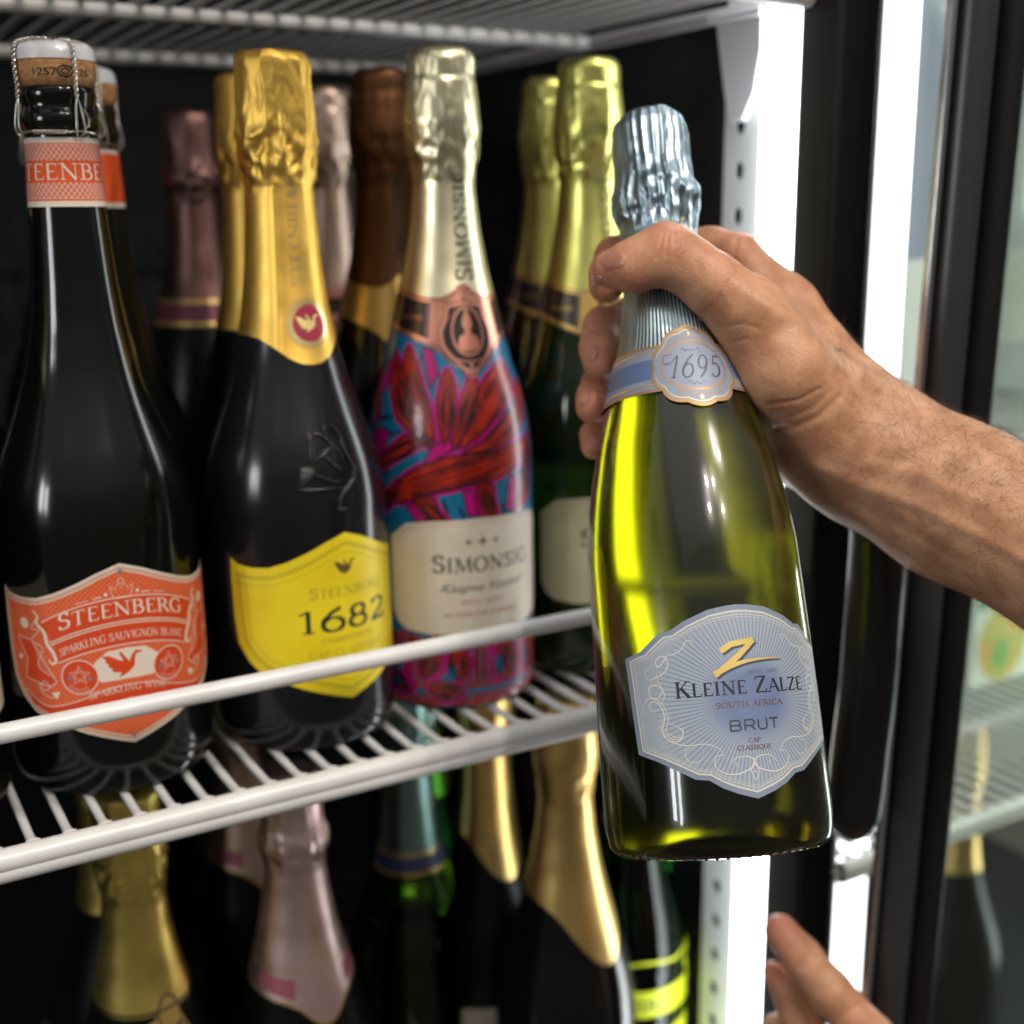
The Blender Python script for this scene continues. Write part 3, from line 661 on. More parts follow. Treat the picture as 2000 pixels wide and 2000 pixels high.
# relief bird moulded into the glass
rel = MB()
for L in ([(-6.5, 152.5), (0, 151.4), (5, 147), (5.4, 144)], [(-6.2, 139.9), (-1, 142), (5, 145.2), (9, 143.5), (10.5, 140)], [(4, 156), (8.5, 154.5), (12, 150), (12.5, 143), (15.5, 136), (14.8, 130.5), (10.5, 127), (6.5, 123.5), (5.4, 119.5), (5.4, 117.5)], [(3.6, 117.6), (8.6, 117.2)], [(1, 142), (4, 138), (8, 135)], [(-14.6, 128.2), (-4, 127.4), (8, 127)], [(4.2, 155.4), (1.2, 152.8)], [(-6.5, 152.5), (-6.2, 139.9)], [(-12.8, 137.7), (-6.5, 134.6), (1, 131), (8, 129.5)]):
    q = smoothpts(L, 6); rel.tube([b2.S(u-0, v, .12) for u, v in q], [.00095*(.45+.55*math.sin(PI*(i+.5)/len(q))) for i in range(len(q))], 6)
for k in range(7): rel.tube([b2.S(-14.4+.5*k, 128.8+1.45*k, .1), b2.S(-9.5+.7*k, 130.6+1.0*k, .12)], .00075, 6)
for k in range(5): rel.tube([b2.S(-7.4, 141.5+2.2*k, .1), b2.S(-4.2, 142.4+1.9*k, .12)], .0007, 6)
rel.build('relief_bird', M_ddust, b2.root)
def yellow_label(b, u0):
    par = Print(b, .16, u0=u0).poly(steen_outline()).done('label', M_yellow, b.root)
    q = Print(b, .22, u0=u0)
    q.ribbon(steen_outline(inset=-4.2), .3, True); q.ribbon(steen_outline(inset=-5.2), .45, True); q.ribbon(steen_outline(inset=-8.4), .2, True)
    q.text('^STEENBERG', 4.3, -18.8, 76.2, width=40, big=1.2, weight=.75)
    q.text('CHARDONNAY', 2.3, -13.8, 54.2, width=28, weight=.9); q.text('CAP CLASSIQUE', 3.0, -20.5, 47.4, width=41, weight=.6)
    q.done('border_and_lettering', M_olive, par)
    q = Print(b, .23, u0=u0); bird(q, 0, 89.6, .62); q.done('bird_emblem', M_brown, par)
    q = Print(b, .24, u0=u0); q.text('1682', 10.8, -25.2, 59.8, width=50, weight=.92); q.done('numerals', M_ink, par)
yellow_label(b2, 7.3)

# ---- 3 and 4 and their like: pale foil, metallic band with a medallion, cream label
def med_bottle(pos, label, foilm, bandm, floral=False, labelm=M_cream, detail=True, glass=None, seed=5, txt='SIMONSIG', u0=0., name='wine_bottle', rot=0., neckcol=M_ink):
    fx = (math.sin(R(rot)), -math.cos(R(rot)), 0)
    b = Bot(name, label, 'wine bottle', pos, PM, front=fx, group='sparkling wine bottles', glass=glass, topv=304)
    hd = lambda th: 212.2-2.4*math.exp(-(((th+PI) % (2*PI)-PI+.75)/.5)**2)+4*math.exp(-(((th+PI) % (2*PI)-PI)/.22)**2)
    f = foil_cap(b, foilm, lambda th: 209.0, CAP_M, seed=seed, pleat=.62, folds=8, nth=200 if detail else 90, nv=120 if detail else 60)
    # band: pointed shield in front, straight strap round the back
    def top(u):
        x = abs(u); return float(np.interp(x, [0, 4, 9, 15, 22, 34, 48, 70, 100, 138], [216.0, 215.4, 212.6, 210.6, 209.2, 209.4, 211, 213.6, 215.4, 216]))
    def bot_(u):
        x = abs(u); return float(np.interp(x, [0, 3, 8, 14, 20, 25, 30, 45, 65, 90, 138], [170.4, 172, 175.4, 177.5, 182.5, 184.5, 186.6, 190, 193.5, 196, 197]))
    us = np.arange(-138, 138.1, 2.3)
    def strip(a, c, off, m, nm, par, rows=10):
        mb = MB(); V = []
        for u in us:
            for j in range(rows+1):
                v = a(u)+(c(u)-a(u))*j/rows; V.append(b.S(u+u0, v, off))
        n = len(us); mb.add(V, [(i*(rows+1)+j, (i+1)*(rows+1)+j, (i+1)*(rows+1)+j+1, i*(rows+1)+j+1) for i in range(n-1) for j in range(rows)]); return mb.build(nm, m, par)
    band = strip(bot_, top, .42, bandm, 'neck_band', b.root)
    if detail:
        q = Print(b, .47, u0=u0)
        for sg in (-1, 1):
            q.poly([(sg*30, 206.6), (sg*30, 189.4), (sg*45, 192.4), (sg*65, 195.8), (sg*92, 198.6), (sg*110, 199), (sg*110, 213), (sg*92, 212.6), (sg*65, 210.6), (sg*45, 208)])
        q.ribbon([(u, bot_(u)+.9) for u in np.arange(-120, 120, 3.)], .5); q.ribbon([(u, top(u)-.9) for u in np.arange(-120, 120, 3.)], .45)
        q.ribbon([(u, bot_(u)+2.4) for u in np.arange(-27, 27.1, 2.)], .4); q.ribbon([(u, top(u)-2.6) for u in np.arange(-20, 20.1, 2.)], .4)
        sh = smoothpts([(0, 205.6), (8, 205), (14, 204), (15.5, 199), (19, 193), (17, 186), (10, 180), (0, 174.6), (-10, 180), (-17, 186), (-19, 193), (-15.5, 199), (-14, 204), (-8, 205)], 4, True)
        q.poly(sh); q.ribbon([(u*1.22, 191+(v-191)*1.13) for u, v in sh], .5, True); q.ring(0, 210.3, 2.0, .7, 14)
        q.done('band_print', M_sblack, band)
        q = Print(b, .53, u0=u0)
        q.ring(0, 193, 12.3, 1.2, 36, ry=11.4)
        q.poly(smoothpts([(-8, 186), (-6.5, 190.5), (-3.2, 191.5), (-2.6, 194), (-4.2, 196), (-3, 200), (-1.6, 201.6), (-1.2, 203.4), (1.2, 203.4), (1.6, 201.6), (3, 200), (4.2, 196), (2.6, 194), (3.2, 191.5), (6.5, 190.5), (8, 186), (4, 183.6), (-4, 183.6)], 3, True))
        for k in range(13): a = R(30+10*k); q.ribbon([(13.9*math.cos(a), 193+12.4*math.sin(a)), (15.6*math.cos(a), 193+13.4*math.sin(a))], .5)
        q.ribbon([(-9, 179.6), (-4, 178.6), (4, 178.6), (9, 179.6)], .6); q.poly([(-1.5, 176.6), (0, 175), (1.5, 176.6), (0, 178)])
        q.ribbon([(-32, 206), (-32, 190)], .5); q.ribbon([(-60, 209), (-60, 195.5)], .4)
        q.text(txt, 2.2, -58, 198.6, width=22, weight=.7)
        q.done('medallion', bandm, band)
    if floral:
        def rng(v0, v1, off, m, nm):
            mb = MB(); n = 120; vs = []; hs = list(np.arange(v0, v1+.1, 3))
            for v in hs:
                for k in range(n): vs.append(b.S(88*PI*k/n, v, off))
            mb.add(vs, [(j*n+k, j*n+(k+1) % n, (j+1)*n+(k+1) % n, (j+1)*n+k) for j in range(len(hs)-1) for k in range(n)]); return mb.build(nm, m, b.root)
        sl = rng(2.5, 196, .10, M_blue, 'printed_sleeve')
        floral_art(b, sl, u0)
    # cream label
    lt = [(-50, 91.5), (-40, 99.3), (-26, 101), (-4, 101.8), (0, 102), (4, 101.8), (26, 101), (40, 99.3), (50, 91.5)]; lb = [(50, 53.5), (47, 47), (41.5, 43.4), (28, 42), (0, 42.4), (-28, 42), (-41.5, 43.4), (-47, 47), (-50, 53.5)]
    lab = Print(b, .36, u0=u0).poly(lt+lb).done('label', labelm, b.root)
    q = Print(b, .42, u0=u0); q.text('^'+txt, 7.4, -26.6, 74.6, width=57, big=1.2, weight=.95)
    for du, k in ((-7.5, .8), (0, 1.15), (7.5, .8)):
        for a in (0, 90, 180, 270): q.poly([(du+k*(.6*math.cos(R(a+90))), 90+k*.6*math.sin(R(a+90))), (du+k*3.2*math.cos(R(a)), 90+k*3.2*math.sin(R(a))), (du-k*(.6*math.cos(R(a+90))), 90-k*.6*math.sin(R(a+90)))])
        q.poly([(du-1.1*k, 90), (du, 90-1.1*k), (du+1.1*k, 90), (du, 90+1.1*k)])
    q.done('lettering', M_ink, lab)
    q = Print(b, .43, u0=u0); q.sans('Kaapse Vonkel', 4.6, -22.6, 64.4, width=46, shear=.5); q.done('script_lettering', mat('slate_ink', (.06, .065, .08), .5), lab)
    q = Print(b, .44, u0=u0); q.text('METHODE CAP CLASSIQUE', 2.0, -21, 51.4, width=42, weight=.9); q.text('BRUT ROSE', 1.7, -12, 58, width=24, weight=.7)
    q.ribbon([(u*.95, 72+(v-72)*.93) for u, v in lt], .2); q.done('small_lettering', M_red, lab)
    p = Print(b, .85, 18., rfun=lambda v: b.r(v)); vert_text(p, text_strokes('^'+txt, 6.6, 0, 0, width=54, weight=.85, big=1.15), 3.2, 217); p.done('neck_lettering', neckcol, f)
    return b
def floral_art(b, par, u0):
    petals = [[(-46, 186), (-48.5, 176), (-47.5, 165), (-41, 155), (-34, 147), (-25, 138), (-24.5, 148), (-27, 158), (-32, 168), (-38, 178)],
              [(-60, 182), (-57, 170), (-51, 160), (-45, 151), (-36, 145), (-27, 138), (-30, 148), (-36, 160), (-44, 171), (-52, 178)],
              [(-17, 175), (-21.5, 164), (-22, 152), (-18.5, 140), (-15, 148), (-12.5, 158), (-12.5, 168)],
              [(-2, 171), (-8, 162), (-12.5, 152), (-14.5, 138), (-8, 144), (-1.5, 152), (1.5, 161), (2, 168)],
              [(26, 177), (14, 173), (4, 166), (-3, 154), (-11, 138), (0, 143), (12, 152), (24, 160), (32, 168)],
              [(40, 166), (28, 158), (14, 148), (2, 140), (-10, 135), (8, 136), (24, 142), (36, 150), (46, 160)],
              [(-45, 109.5), (-46, 115), (-41, 122), (-32, 128), (-20, 132.6), (-6, 134.2), (8, 134.6), (20, 137), (34, 137), (30, 130), (18, 124), (4, 120.5), (-8, 118.4), (-22, 116), (-34, 112.5)],
              [(-61, 123), (-52, 127.5), (-42, 133), (-32, 138.5), (-24, 141.5), (-30, 143.5), (-40, 142.8), (-50, 136), (-57, 130)],
              [(-72, 100), (-62, 108), (-50, 115), (-44, 121), (-46, 112), (-54, 104), (-64, 96), (-72, 90)],
              [(22, 103), (26, 114), (30, 126), (36, 138), (42, 138), (38, 122), (34, 108)],
              [(-36, 114), (-30, 104), (-24, 98), (-16, 98), (-22, 106), (-26, 113)], [(-2, 119), (-1, 110), (2, 100), (9, 99), (7, 110), (5, 119)],
              [(46, 148), (52, 140), (60, 132), (72, 128), (66, 140), (56, 150)], [(50, 180), (60, 172), (74, 168), (88, 170), (76, 178), (62, 184)],
              [(-88, 170), (-78, 160), (-68, 152), (-62, 150), (-66, 162), (-76, 172)], [(-96, 140), (-86, 130), (-74, 124), (-70, 130), (-80, 140)],
              [(-58, 40), (-66, 30), (-62, 20), (-54, 28)], [(-56, 15), (-48, 10), (-40, 9), (-44, 16), (-50, 22)], [(-28, 36), (-34, 27), (-32, 19), (-26, 22), (-23, 30)], [(-15, 36), (-19, 28), (-18, 20), (-11, 19), (-8, 28)],
              [(-30, 14), (-24, 7), (-16, 7), (-12, 12), (-20, 17)], [(14, 38), (8, 30), (9, 18), (16, 14), (21, 22), (20, 32)], [(38, 38), (30, 32), (28, 22), (34, 12), (42, 16), (44, 28)], [(60, 34), (52, 26), (54, 12), (62, 10), (68, 24)], [(-80, 34), (-88, 24), (-84, 10), (-76, 14), (-72, 26)]]
    q = Print(b, .14, u0=u0)          # black hatching on the blue
    for (x, y, dx, dy) in [(-68, 178, -6, -8), (-64, 172, -5, -10), (-70, 165, 6, -8), (-66, 158, -2, -9), (-72, 150, 12, 0), (-70, 145, 12, -1), (-68, 139, 10, -1), (-20, 186, 10, 1), (-28, 182, 4, -5), (-24, 178, 3, -8), (-64, 132, 8, 2), (-60, 118, 7, 5), (-62, 112, 6, 4), (-26, 110, 4, -8), (-20, 112, 3, -10), (-12, 108, 3, -7), (12, 108, 2, -8), (16, 116, 1, -8), (30, 148, 6, 4), (36, 146, 6, 3), (-60, 150, 10, 2), (-58, 134, 7, 3), (-54, 142, 8, 2), (-10, 186, 6, -3), (-6, 181, 5, -4), (-32, 186, -3, -7), (-60, 108, 6, 4), (-18, 104, 5, -6), (-6, 112, 3, -9), (22, 112, 2, -8), (-56, 184, -6, -5), (20, 188, 6, -6), (44, 190, 6, -8), (40, 120, 5, 8), (46, 126, 4, 8)]:
        q.ribbon([(x, y), (x+dx*1.4, y+dy*1.4)], [1.7, .9])
    q.done('hatching_print', M_sblack, par)['kind'] = 'stuff'
    cen = [np.mean(P, 0) for P in petals]
    for P in petals: Print(b, .17, u0=u0).ribbon(smoothpts(P, 3, True), 4.4, True).done('petal_outline', M_mag, par)
    q = Print(b, .16, u0=u0)
    q.poly([(-30, 34), (-30, 14), (-16, 14), (-10, 20), (-14, 33)]); q.poly([(-56, 26), (-60, 10), (-46, 6), (-36, 12), (-40, 24)])
    q.done('magenta_patches', M_mag, par)['kind'] = 'stuff'
    Print(b, .13, u0=u0).poly([(-138+i*6, 41+2*math.sin(i*1.7)) for i in range(47)]+[(138-i*6, 3.2) for i in range(47)], grid=4).done('sleeve_base_print', M_petal, par)
    for tri in ([(-50, 33), (-40, 33), (-44, 15), (-52, 14)], [(-24, 30), (-10, 30), (-14, 12), (-22, 13)], [(2, 34), (12, 34), (16, 14), (4, 12)], [(26, 34), (36, 32), (34, 12), (24, 14)], [(-78, 33), (-68, 33), (-70, 12), (-80, 14)]):
        Print(b, .20, u0=u0).poly(tri).done('magenta_shape', M_mag, par); c = np.mean(tri, 0); Print(b, .27, u0=u0).poly([tuple(c+(np.array(p_)-c)*.42) for p_ in tri]).done('blue_shape', M_blue, par)
    for k_, A__ in enumerate(([(-66, 176), (-60, 184), (-56, 170), (-66, 158), (-60, 150), (-70, 146), (-74, 160)], [(-34, 186), (-26, 184), (-22, 174), (-27, 166), (-31, 176)], [(-60, 146), (-50, 144), (-56, 134), (-66, 128), (-72, 136)], [(-30, 128), (-16, 136), (-10, 138), (-18, 142), (-26, 138)], [(12, 150), (26, 158), (38, 160), (30, 150), (20, 144)], [(-10, 182), (-4, 184), (0, 174), (-4, 168)], [(-40, 108), (-28, 112), (-20, 102), (-34, 100)], [(14, 104), (24, 102), (26, 118), (18, 122)], [(-8, 104), (-2, 102), (-4, 116), (-10, 116)])):
        Print(b, .165, u0=u0).poly(A__).done('magenta_shape', M_mag, par)
        o_ = Print(b, .19, u0=u0).ribbon(A__, .9, True).done('shape_outline', M_sblack, par)
    for i, P in enumerate(petals): Print(b, .24+.0006*i, u0=u0).poly(smoothpts(P, 3, True), grid=3).done('petal', M_petal, par)
    q = Print(b, .29, u0=u0)
    rnd = random.Random(4)
    for P, c in zip(petals, cen):
        A_ = np.array(P); d = A_-c; w_, vv = np.linalg.eigh(d.T@d); ax1, ax2 = vv[:, 1], vv[:, 0]; L = np.abs(d@ax1).max(); Wd = np.abs(d@ax2).max()
        for k in range(5):
            o = (k-2)*Wd*.34; a = -L*(.85-.15*abs(k-2)-.1*rnd.random()); e = L*(.8-.2*abs(k-2)-.1*rnd.random()); bend = o*.35
            pts = [c+ax1*(a+(e-a)*t)+ax2*(o*(1-.4*(2*t-1)**2)-bend*(2*t-1)**2) for t in np.linspace(0, 1, 9)]
            q.ribbon(pts, [.15+.75*math.sin(PI*t)*(1 if k % 2 else .6) for t in np.linspace(0, 1, 9)])
        q.ribbon(smoothpts(P, 3, True), .95, True)
        for k in (-1, 1):
            q.ribbon([c+ax1*(L*t)+ax2*(k*Wd*.52*(1-t*t)) for t in np.linspace(-.8, .8, 9)], [.2+1.0*math.sin(PI*t) for t in np.linspace(0, 1, 9)])
    q.done('ink_lines', M_sblack, par)['kind'] = 'stuff'
    q = Print(b, .275, u0=u0); q.poly([(-49, 20), (-52, 13), (-45, 13)]); q.disc(-20.5, 18.5, 2.4, 10); q.poly([(4, 46), (8, 41), (12, 46)]); q.done('blue_centre_print', M_blue, par)
b3 = med_bottle((.2945, .572, SZ), 'bottle in red, blue and magenta floral sleeve with copper neck band and cream label', F_pale, M_copper, floral=True, seed=5, u0=-4.6)
b4 = med_bottle((.384, .576, SZ), 'green bottle with lime gold foil and cream label, standing right behind the held bottle', F_lime, M_bgold, labelm=mat('ivory_label_paper', (.70, .66, .40), .6), glass=mat('olive_dark_glass', (.012, .040, .003), .08, trans=.6, ior=1.45), seed=8, u0=-3, txt='SIMONSIG', neckcol=mat('green_grey_ink', (.08, .10, .03), .5))

# ================================================================== SECOND ROWS OF THE MIDDLE SHELF
M_or2 = M_orange2
for (x_, y_), lb in (((.143, .662), 'corked bottle with wire cage and orange neck label directly behind the front corked bottle'), ((.052, .655), 'corked bottle with orange neck label at the left photo edge, second row'), ((.163, .86), 'corked bottle with orange neck label deep in the fridge, beside the rose foil bottle')):
    cork_bottle((x_, y_, SZ), lb, detail=False, name='wine_bottle')
def foil_bottle(pos, label, fm, hemv=185, cap=CAP_M, glass=None, seed=3, bands=(), prof=PS, pleat=.8, folds=9, hem=None, nth=110, nv=70, group='sparkling wine bottles', name='wine_bottle', n=72):
    b = Bot(name, label, 'wine bottle', pos, prof, group=group, glass=glass or M_bdark, n=n, topv=304)
    f = foil_cap(b, fm, hem or (lambda th: hemv), cap, seed=seed, pleat=pleat, folds=folds, nth=nth, nv=nv)
    for v0, v1, m in bands:
        mb = MB(); rows = 3; vs = []; k_ = 80
        for j in range(rows+1):
            v = v0+(v1-v0)*j/rows
            for k in range(k_): vs.append(b.S(88*PI*k/k_, v, .62))
        mb.add(vs, [(j*k_+k, j*k_+(k+1) % k_, (j+1)*k_+(k+1) % k_, (j+1)*k_+k) for j in range(rows) for k in range(k_)]); mb.build('foil_band', m, f)
    return b, f
M_plum = mat('plum_foil_band', (.16, .05, .08), .4, metal=.5)
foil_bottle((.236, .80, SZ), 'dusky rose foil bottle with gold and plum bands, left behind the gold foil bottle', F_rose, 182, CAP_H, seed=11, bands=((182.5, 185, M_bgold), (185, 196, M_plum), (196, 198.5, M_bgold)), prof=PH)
foil_bottle((.2275, .664, SZ), 'gold foil bottle mostly hidden behind the front gold foil bottle', F_gold, 190, CAP_S, seed=4)
M_pinkb = mat('pink_metal_print', (.62, .28, .26), .35, metal=.8)
b, f = foil_bottle((.316, .772, SZ), 'champagne peach foil bottle between the gold foil and the floral bottle', F_peach, 203, CAP_M, seed=12, prof=PM, bands=((198, 204, M_pinkb), (188, 196, M_sblack), (183, 188, M_pinkb), (176, 181, M_pinkb)))
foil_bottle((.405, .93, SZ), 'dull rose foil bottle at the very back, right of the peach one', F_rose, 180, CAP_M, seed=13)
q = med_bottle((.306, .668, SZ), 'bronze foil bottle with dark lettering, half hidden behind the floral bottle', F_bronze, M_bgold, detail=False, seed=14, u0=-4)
q = med_bottle((.4195, .672, SZ), 'second lime gold foil bottle, left of and behind the front lime gold one', F_lime, M_bgold, seed=15, u0=-3, glass=M_dglass)
def white_label_bottle():
    b, f = foil_bottle((.0205, .5675, SZ), 'bottle at the left photo edge of which a strip of white label shows', F_pale, 200, CAP_M, seed=2)
    Print(b, .2).poly([(-56, 92), (0, 94), (70, 92), (70, 42), (0, 40), (-56, 42)]).done('label', M_cream, b.root)
white_label_bottle()

# ================================================================== LOWER SHELF
LZ = -.597
low = 'sparkling wine bottles on the lower shelf'
shelf(LZ, -.12, .455, [.4995, .70, .89], 'lowest wire shelf, below the frame, carrying the lower bottles', [.0634+.0146*k for k in range(27)], M_wire)
b, f = foil_bottle((.1195, .594, LZ), 'yellow gold foil bottle under the shelf wires, lower left', F_ygold, hem=lambda th: 207-2*math.cos(th), cap=CAP_S, seed=21, pleat=.8, folds=10, nth=160, nv=110, prof=PM, group=low)
q = Print(b, .5); q.ribbon([(u, 208-1.5*math.cos(u/44)) for u in np.arange(-120, 121, 3.)], 1.2)
q.ring(13, 203, 10, 1.2, 30, ry=10); q.poly(smoothpts([(3, 193), (-8, 190), (-14, 196), (-9, 199), (2, 199)], 4, True)); q.ring(20, 190, 7, 1.2, 24); q.done('ornament', M_sblack, f)
q = Print(b, .46); q.poly(smoothpts([(13, 214), (22, 208), (25, 198), (30, 188), (22, 178), (8, 180), (-6, 184), (-16, 190), (-10, 200), (2, 204), (5, 210)], 3, True)); q.done('crest', M_bgold, f)
p = Print(b, .7, 20., rfun=lambda v, b=b: b.r(v)); p.strokes([])
vert_text(p, text_strokes('BRUT', 4.6, 0, 0, width=24, weight=.5), 7, 224); p.done('lettering', M_bgold, f)
def pink_bottle(pos, label, fm, seed, dark=False):
    b, f = foil_bottle(pos, label, fm, hem=lambda th: 204+0*th, cap=CAP_H, seed=seed, pleat=.55, folds=11, nth=150, nv=100, prof=PM, group=low)
    up = lambda u: float(np.interp(abs(u-4), [0, 6, 12, 20, 30, 60, 140], [216, 215, 211, 206.5, 206.5, 208.5, 210])); dn_ = lambda u: float(np.interp(abs(u-4), [0, 6, 12, 20, 30, 60, 140], [176, 177.5, 181, 186.5, 189.5, 193, 196]))
    us = np.arange(-138, 138.1, 2.5); mb = MB(); V = [b.S(u, dn_(u)+(up(u)-dn_(u))*j/8, .6) for u in us for j in range(9)]; n = len(us)
    mb.add(V, [(i*9+j, (i+1)*9+j, (i+1)*9+j+1, i*9+j+1) for i in range(n-1) for j in range(8)]); bd = mb.build('neck_band', fm, b.root)
    q = Print(b, .66); q.ribbon([(u, up(u)-.7) for u in np.arange(-90, 90, 2.2)], 1.0); q.ribbon([(u, dn_(u)+.7) for u in np.arange(-90, 90, 2.2)], 1.0); q.done('band_edge', M_bgold, bd)
    mr_ = mat('raspberry_foil_'+str(seed), (.40, .12, .15), .4, metal=.5)
    for sg in (-1, 1): q = Print(b, .64); q.poly([(4+sg*24, 202.5), (4+sg*24, 192), (4+sg*60, 197), (4+sg*60, 204.5)]); q.done('band_stripe', mr_, bd)
    q = Print(b, .67)
    for rr_ in (4, 7, 10, 13, 15.5): q.ring(4, 196, rr_, .35, 30, ry=rr_*1.05)
    q.done('medallion', M_peachline, bd)
    p = Print(b, .7, 18., rfun=lambda v: b.r(v)); vert_text(p, text_strokes('KLEINE ZALZE', 2.6, 0, 0, width=40, weight=.9), 3.5, 210); p.done('neck_lettering', M_bgold, f)
M_peachline = mat('rose_line_print', (.60, .36, .30), .4, metal=.6)
pink_bottle((.2035, .588, LZ), 'pink foil bottle with a pink medallion band, standing on the lower shelf', F_pink, 22)
pink_bottle((.224, .735, LZ), 'dim champagne foil bottle with medallion band behind the pink foil bottle', F_peach, 23)
foil_bottle((.131, .705, LZ), 'shaded yellow foil bottle behind the yellow gold one', F_ygold, 200, CAP_S, seed=24, group=low)
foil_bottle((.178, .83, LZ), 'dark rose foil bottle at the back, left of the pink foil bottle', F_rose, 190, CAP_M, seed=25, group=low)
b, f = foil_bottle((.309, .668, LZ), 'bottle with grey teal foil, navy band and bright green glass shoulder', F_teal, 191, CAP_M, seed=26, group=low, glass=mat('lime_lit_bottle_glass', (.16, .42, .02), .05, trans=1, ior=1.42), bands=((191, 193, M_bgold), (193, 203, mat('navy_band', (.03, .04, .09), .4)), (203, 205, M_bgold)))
def pointed(c, v0, v1, w_): return lambda th: v1-(v1-v0)*math.exp(-(((th-c+PI) % (2*PI)-PI)/w_)**2)
foil_bottle((.383, .80, LZ), 'dim gold foil bottle behind, between teal and pointed gold foils', F_dgold, cap=CAP_M, hem=pointed(.0, 172, 200, .8), seed=27, group=low, pleat=.35)
b, f = foil_bottle((.358, .6535, LZ), 'gold foil bottle with pointed hem, second from the right on the lower shelf', F_dgold, cap=CAP_M, hem=pointed(.05, 180, 210, .85), seed=28, group=low, pleat=.3, nth=140, nv=90)
Print(b, .2).poly([(-48, 96), (-36, 101), (-10, 103), (0, 103), (0, 60), (-48, 60)]).done('label', M_cream, b.root)
foil_bottle((.3635, .567, LZ), 'large gold foil bottle with pointed hem, right end of the lower shelf', F_dgold, cap=CAP_M, hem=pointed(.28, 168, 206, .8), seed=29, group=low, pleat=.3, nth=160, nv=100, glass=M_dglass, prof=PM)
b, f = foil_bottle((.4365, .600, LZ), 'green glass bottle with bright yellow label beside the light strip', F_ygold, 215, CAP_M, seed=30, group=low, glass=M_vgreen, prof=[(h_, r_*.85) for h_, r_ in PM])
q = Print(b, .2, rr=38.); M_ylime = mat('lime_yellow_label', (.62, .72, .02), .45)
q.poly([(-50, 112), (50, 112), (50, 93), (-50, 93)]); q.poly([(-46, 78), (48, 84), (48, 60), (-46, 56)]); q.ribbon(smoothpts([(-50, 118), (-44, 126), (-16, 132), (10, 130), (34, 133), (52, 124)], 5), 2.2); q.ribbon([(-36, 126), (-36, 112)], 2.5); q.ribbon([(30, 130), (22, 122), (30, 112)], 4)
lb_ = q.done('label', M_ylime, b.root)
q = Print(b, .26); q.text('BRUT', 8, -26, 98, width=44); q.done('lettering', M_ink, lb_)

# ================================================================== NEIGHBOURING COMPARTMENT AND DOOR
def carton(loc, dims, rz, label, base, prints):
    t = empty('drink_carton', loc, label, 'carton', 'cartons in the neighbouring compartment'); t.rotation_euler = (0, 0, rz); a, b_, h = dims
    MB().box((-a/2, -b_/2, 0), (a/2, b_/2, h)).build('carton_body', base, t, bevel=.0015)
    for ip, (x, z, sx_, sz_, m, kind) in enumerate(prints):
        mb = MB()
        if kind == 'o': V = [(x+sx_*math.cos(2*PI*i/20), -b_/2-.0006-ip*.00015, z+sz_*math.sin(2*PI*i/20)) for i in range(20)]; mb.add(V, [tuple(range(20))])
        else: mb.add([(x-sx_, -b_/2-.0006-ip*.00015, z-sz_), (x+sx_, -b_/2-.0006-ip*.00015, z-sz_), (x+sx_, -b_/2-.0006-ip*.00015, z+sz_), (x-sx_, -b_/2-.0006-ip*.00015, z+sz_)], [(0, 1, 2, 3)])
        mb.build('carton_print', m, t)
C_white = mat('white_carton', (.72, .78, .70), .5, var=.05); C_or = mat('orange_fruit_print', (.72, .38, .10), .5, var=.4, vscale=60, col2=(.4, .5, .1)); C_gr = mat('green_print', (.08, .34, .16), .5); C_pk = mat('pink_print', (.78, .12, .22), .5)
C_lg = mat('leaf_print', (.35, .5, .12), .5)
C_lg2 = mat('leaf_green_print', (.22, .42, .10), .5)
carton((.915, .70, -.393), (.19, .09, .235), 0, 'pale green carton with orange fruit print standing on the neighbouring shelf', C_white, [(-.058, .036, .030, .034, C_or, 'o'), (-.060, .026, .012, .014, C_lg2, 'o'), (-.085, .075, .006, .008, C_gr, 'o'), (-.058, .108, .0012, .018, C_pk, 'b'), (-.046, .112, .0012, .022, C_pk, 'b'), (-.034, .104, .0014, .016, C_pk, 'b'), (-.006, .05, .018, .026, C_or, 'o'), (.05, .09, .022, .03, C_or, 'o'), (.05, .17, .003, .02, C_pk, 'b')])
carton((.700, .660, -.393), (.080, .07, .235), 0, 'red and white striped carton at the left end of the neighbouring shelf', C_white, [(0, z, .040, .014, C_pk, 'b') for z in (.03, .075, .12, .2)])
def pale_bottle(x, y, label, seed, hh=1.):
    b = Bot('milk_bottle', label, 'bottle', (x, y, -.14), [(a*hh, b_) for a, b_ in PM], glass=mat('pale_grey_plastic%d' % seed, (.55, .60, .62), .25), n=48, punt=False, group='pale bottles in the neighbouring compartment')
    q = Print(b, .3); q.poly([(-60, 130*hh), (60, 130*hh), (60, 40), (-60, 40)]); lb = q.done('label', C_white, b.root)
    q = Print(b, .4); q.ribbon(smoothpts([(-20, 110), (-8, 96), (4, 100), (0, 80), (12, 66)], 5), 3); q.done('label_print', M_silver, lb)
    MB().lathe([(.0165, .285*hh), (.0168, .318*hh), (.014, .322*hh)], 32).build('bottle_cap', C_white, b.root)
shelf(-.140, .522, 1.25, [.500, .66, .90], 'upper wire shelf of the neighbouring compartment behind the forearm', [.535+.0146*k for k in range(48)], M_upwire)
JP = [(0, 40), (3, 42), (12, 43), (246, 43), (262, 40), (282, 28), (300, 17), (316, 16)]
jb = Bot('milk_bottle', 'tall frosted white bottle shaped to spread soft light in the gap right of the mullion', 'bottle', (.668, .606, -.14), JP, glass=mat('frosted_white_plastic', (.30, .36, .43), .3, var=.25, vscale=18, stretch=(3, 3, .6)), n=64, punt=False, group='pale bottles in the neighbouring compartment')  # straight tall body made to fill the gap with a soft light gradient
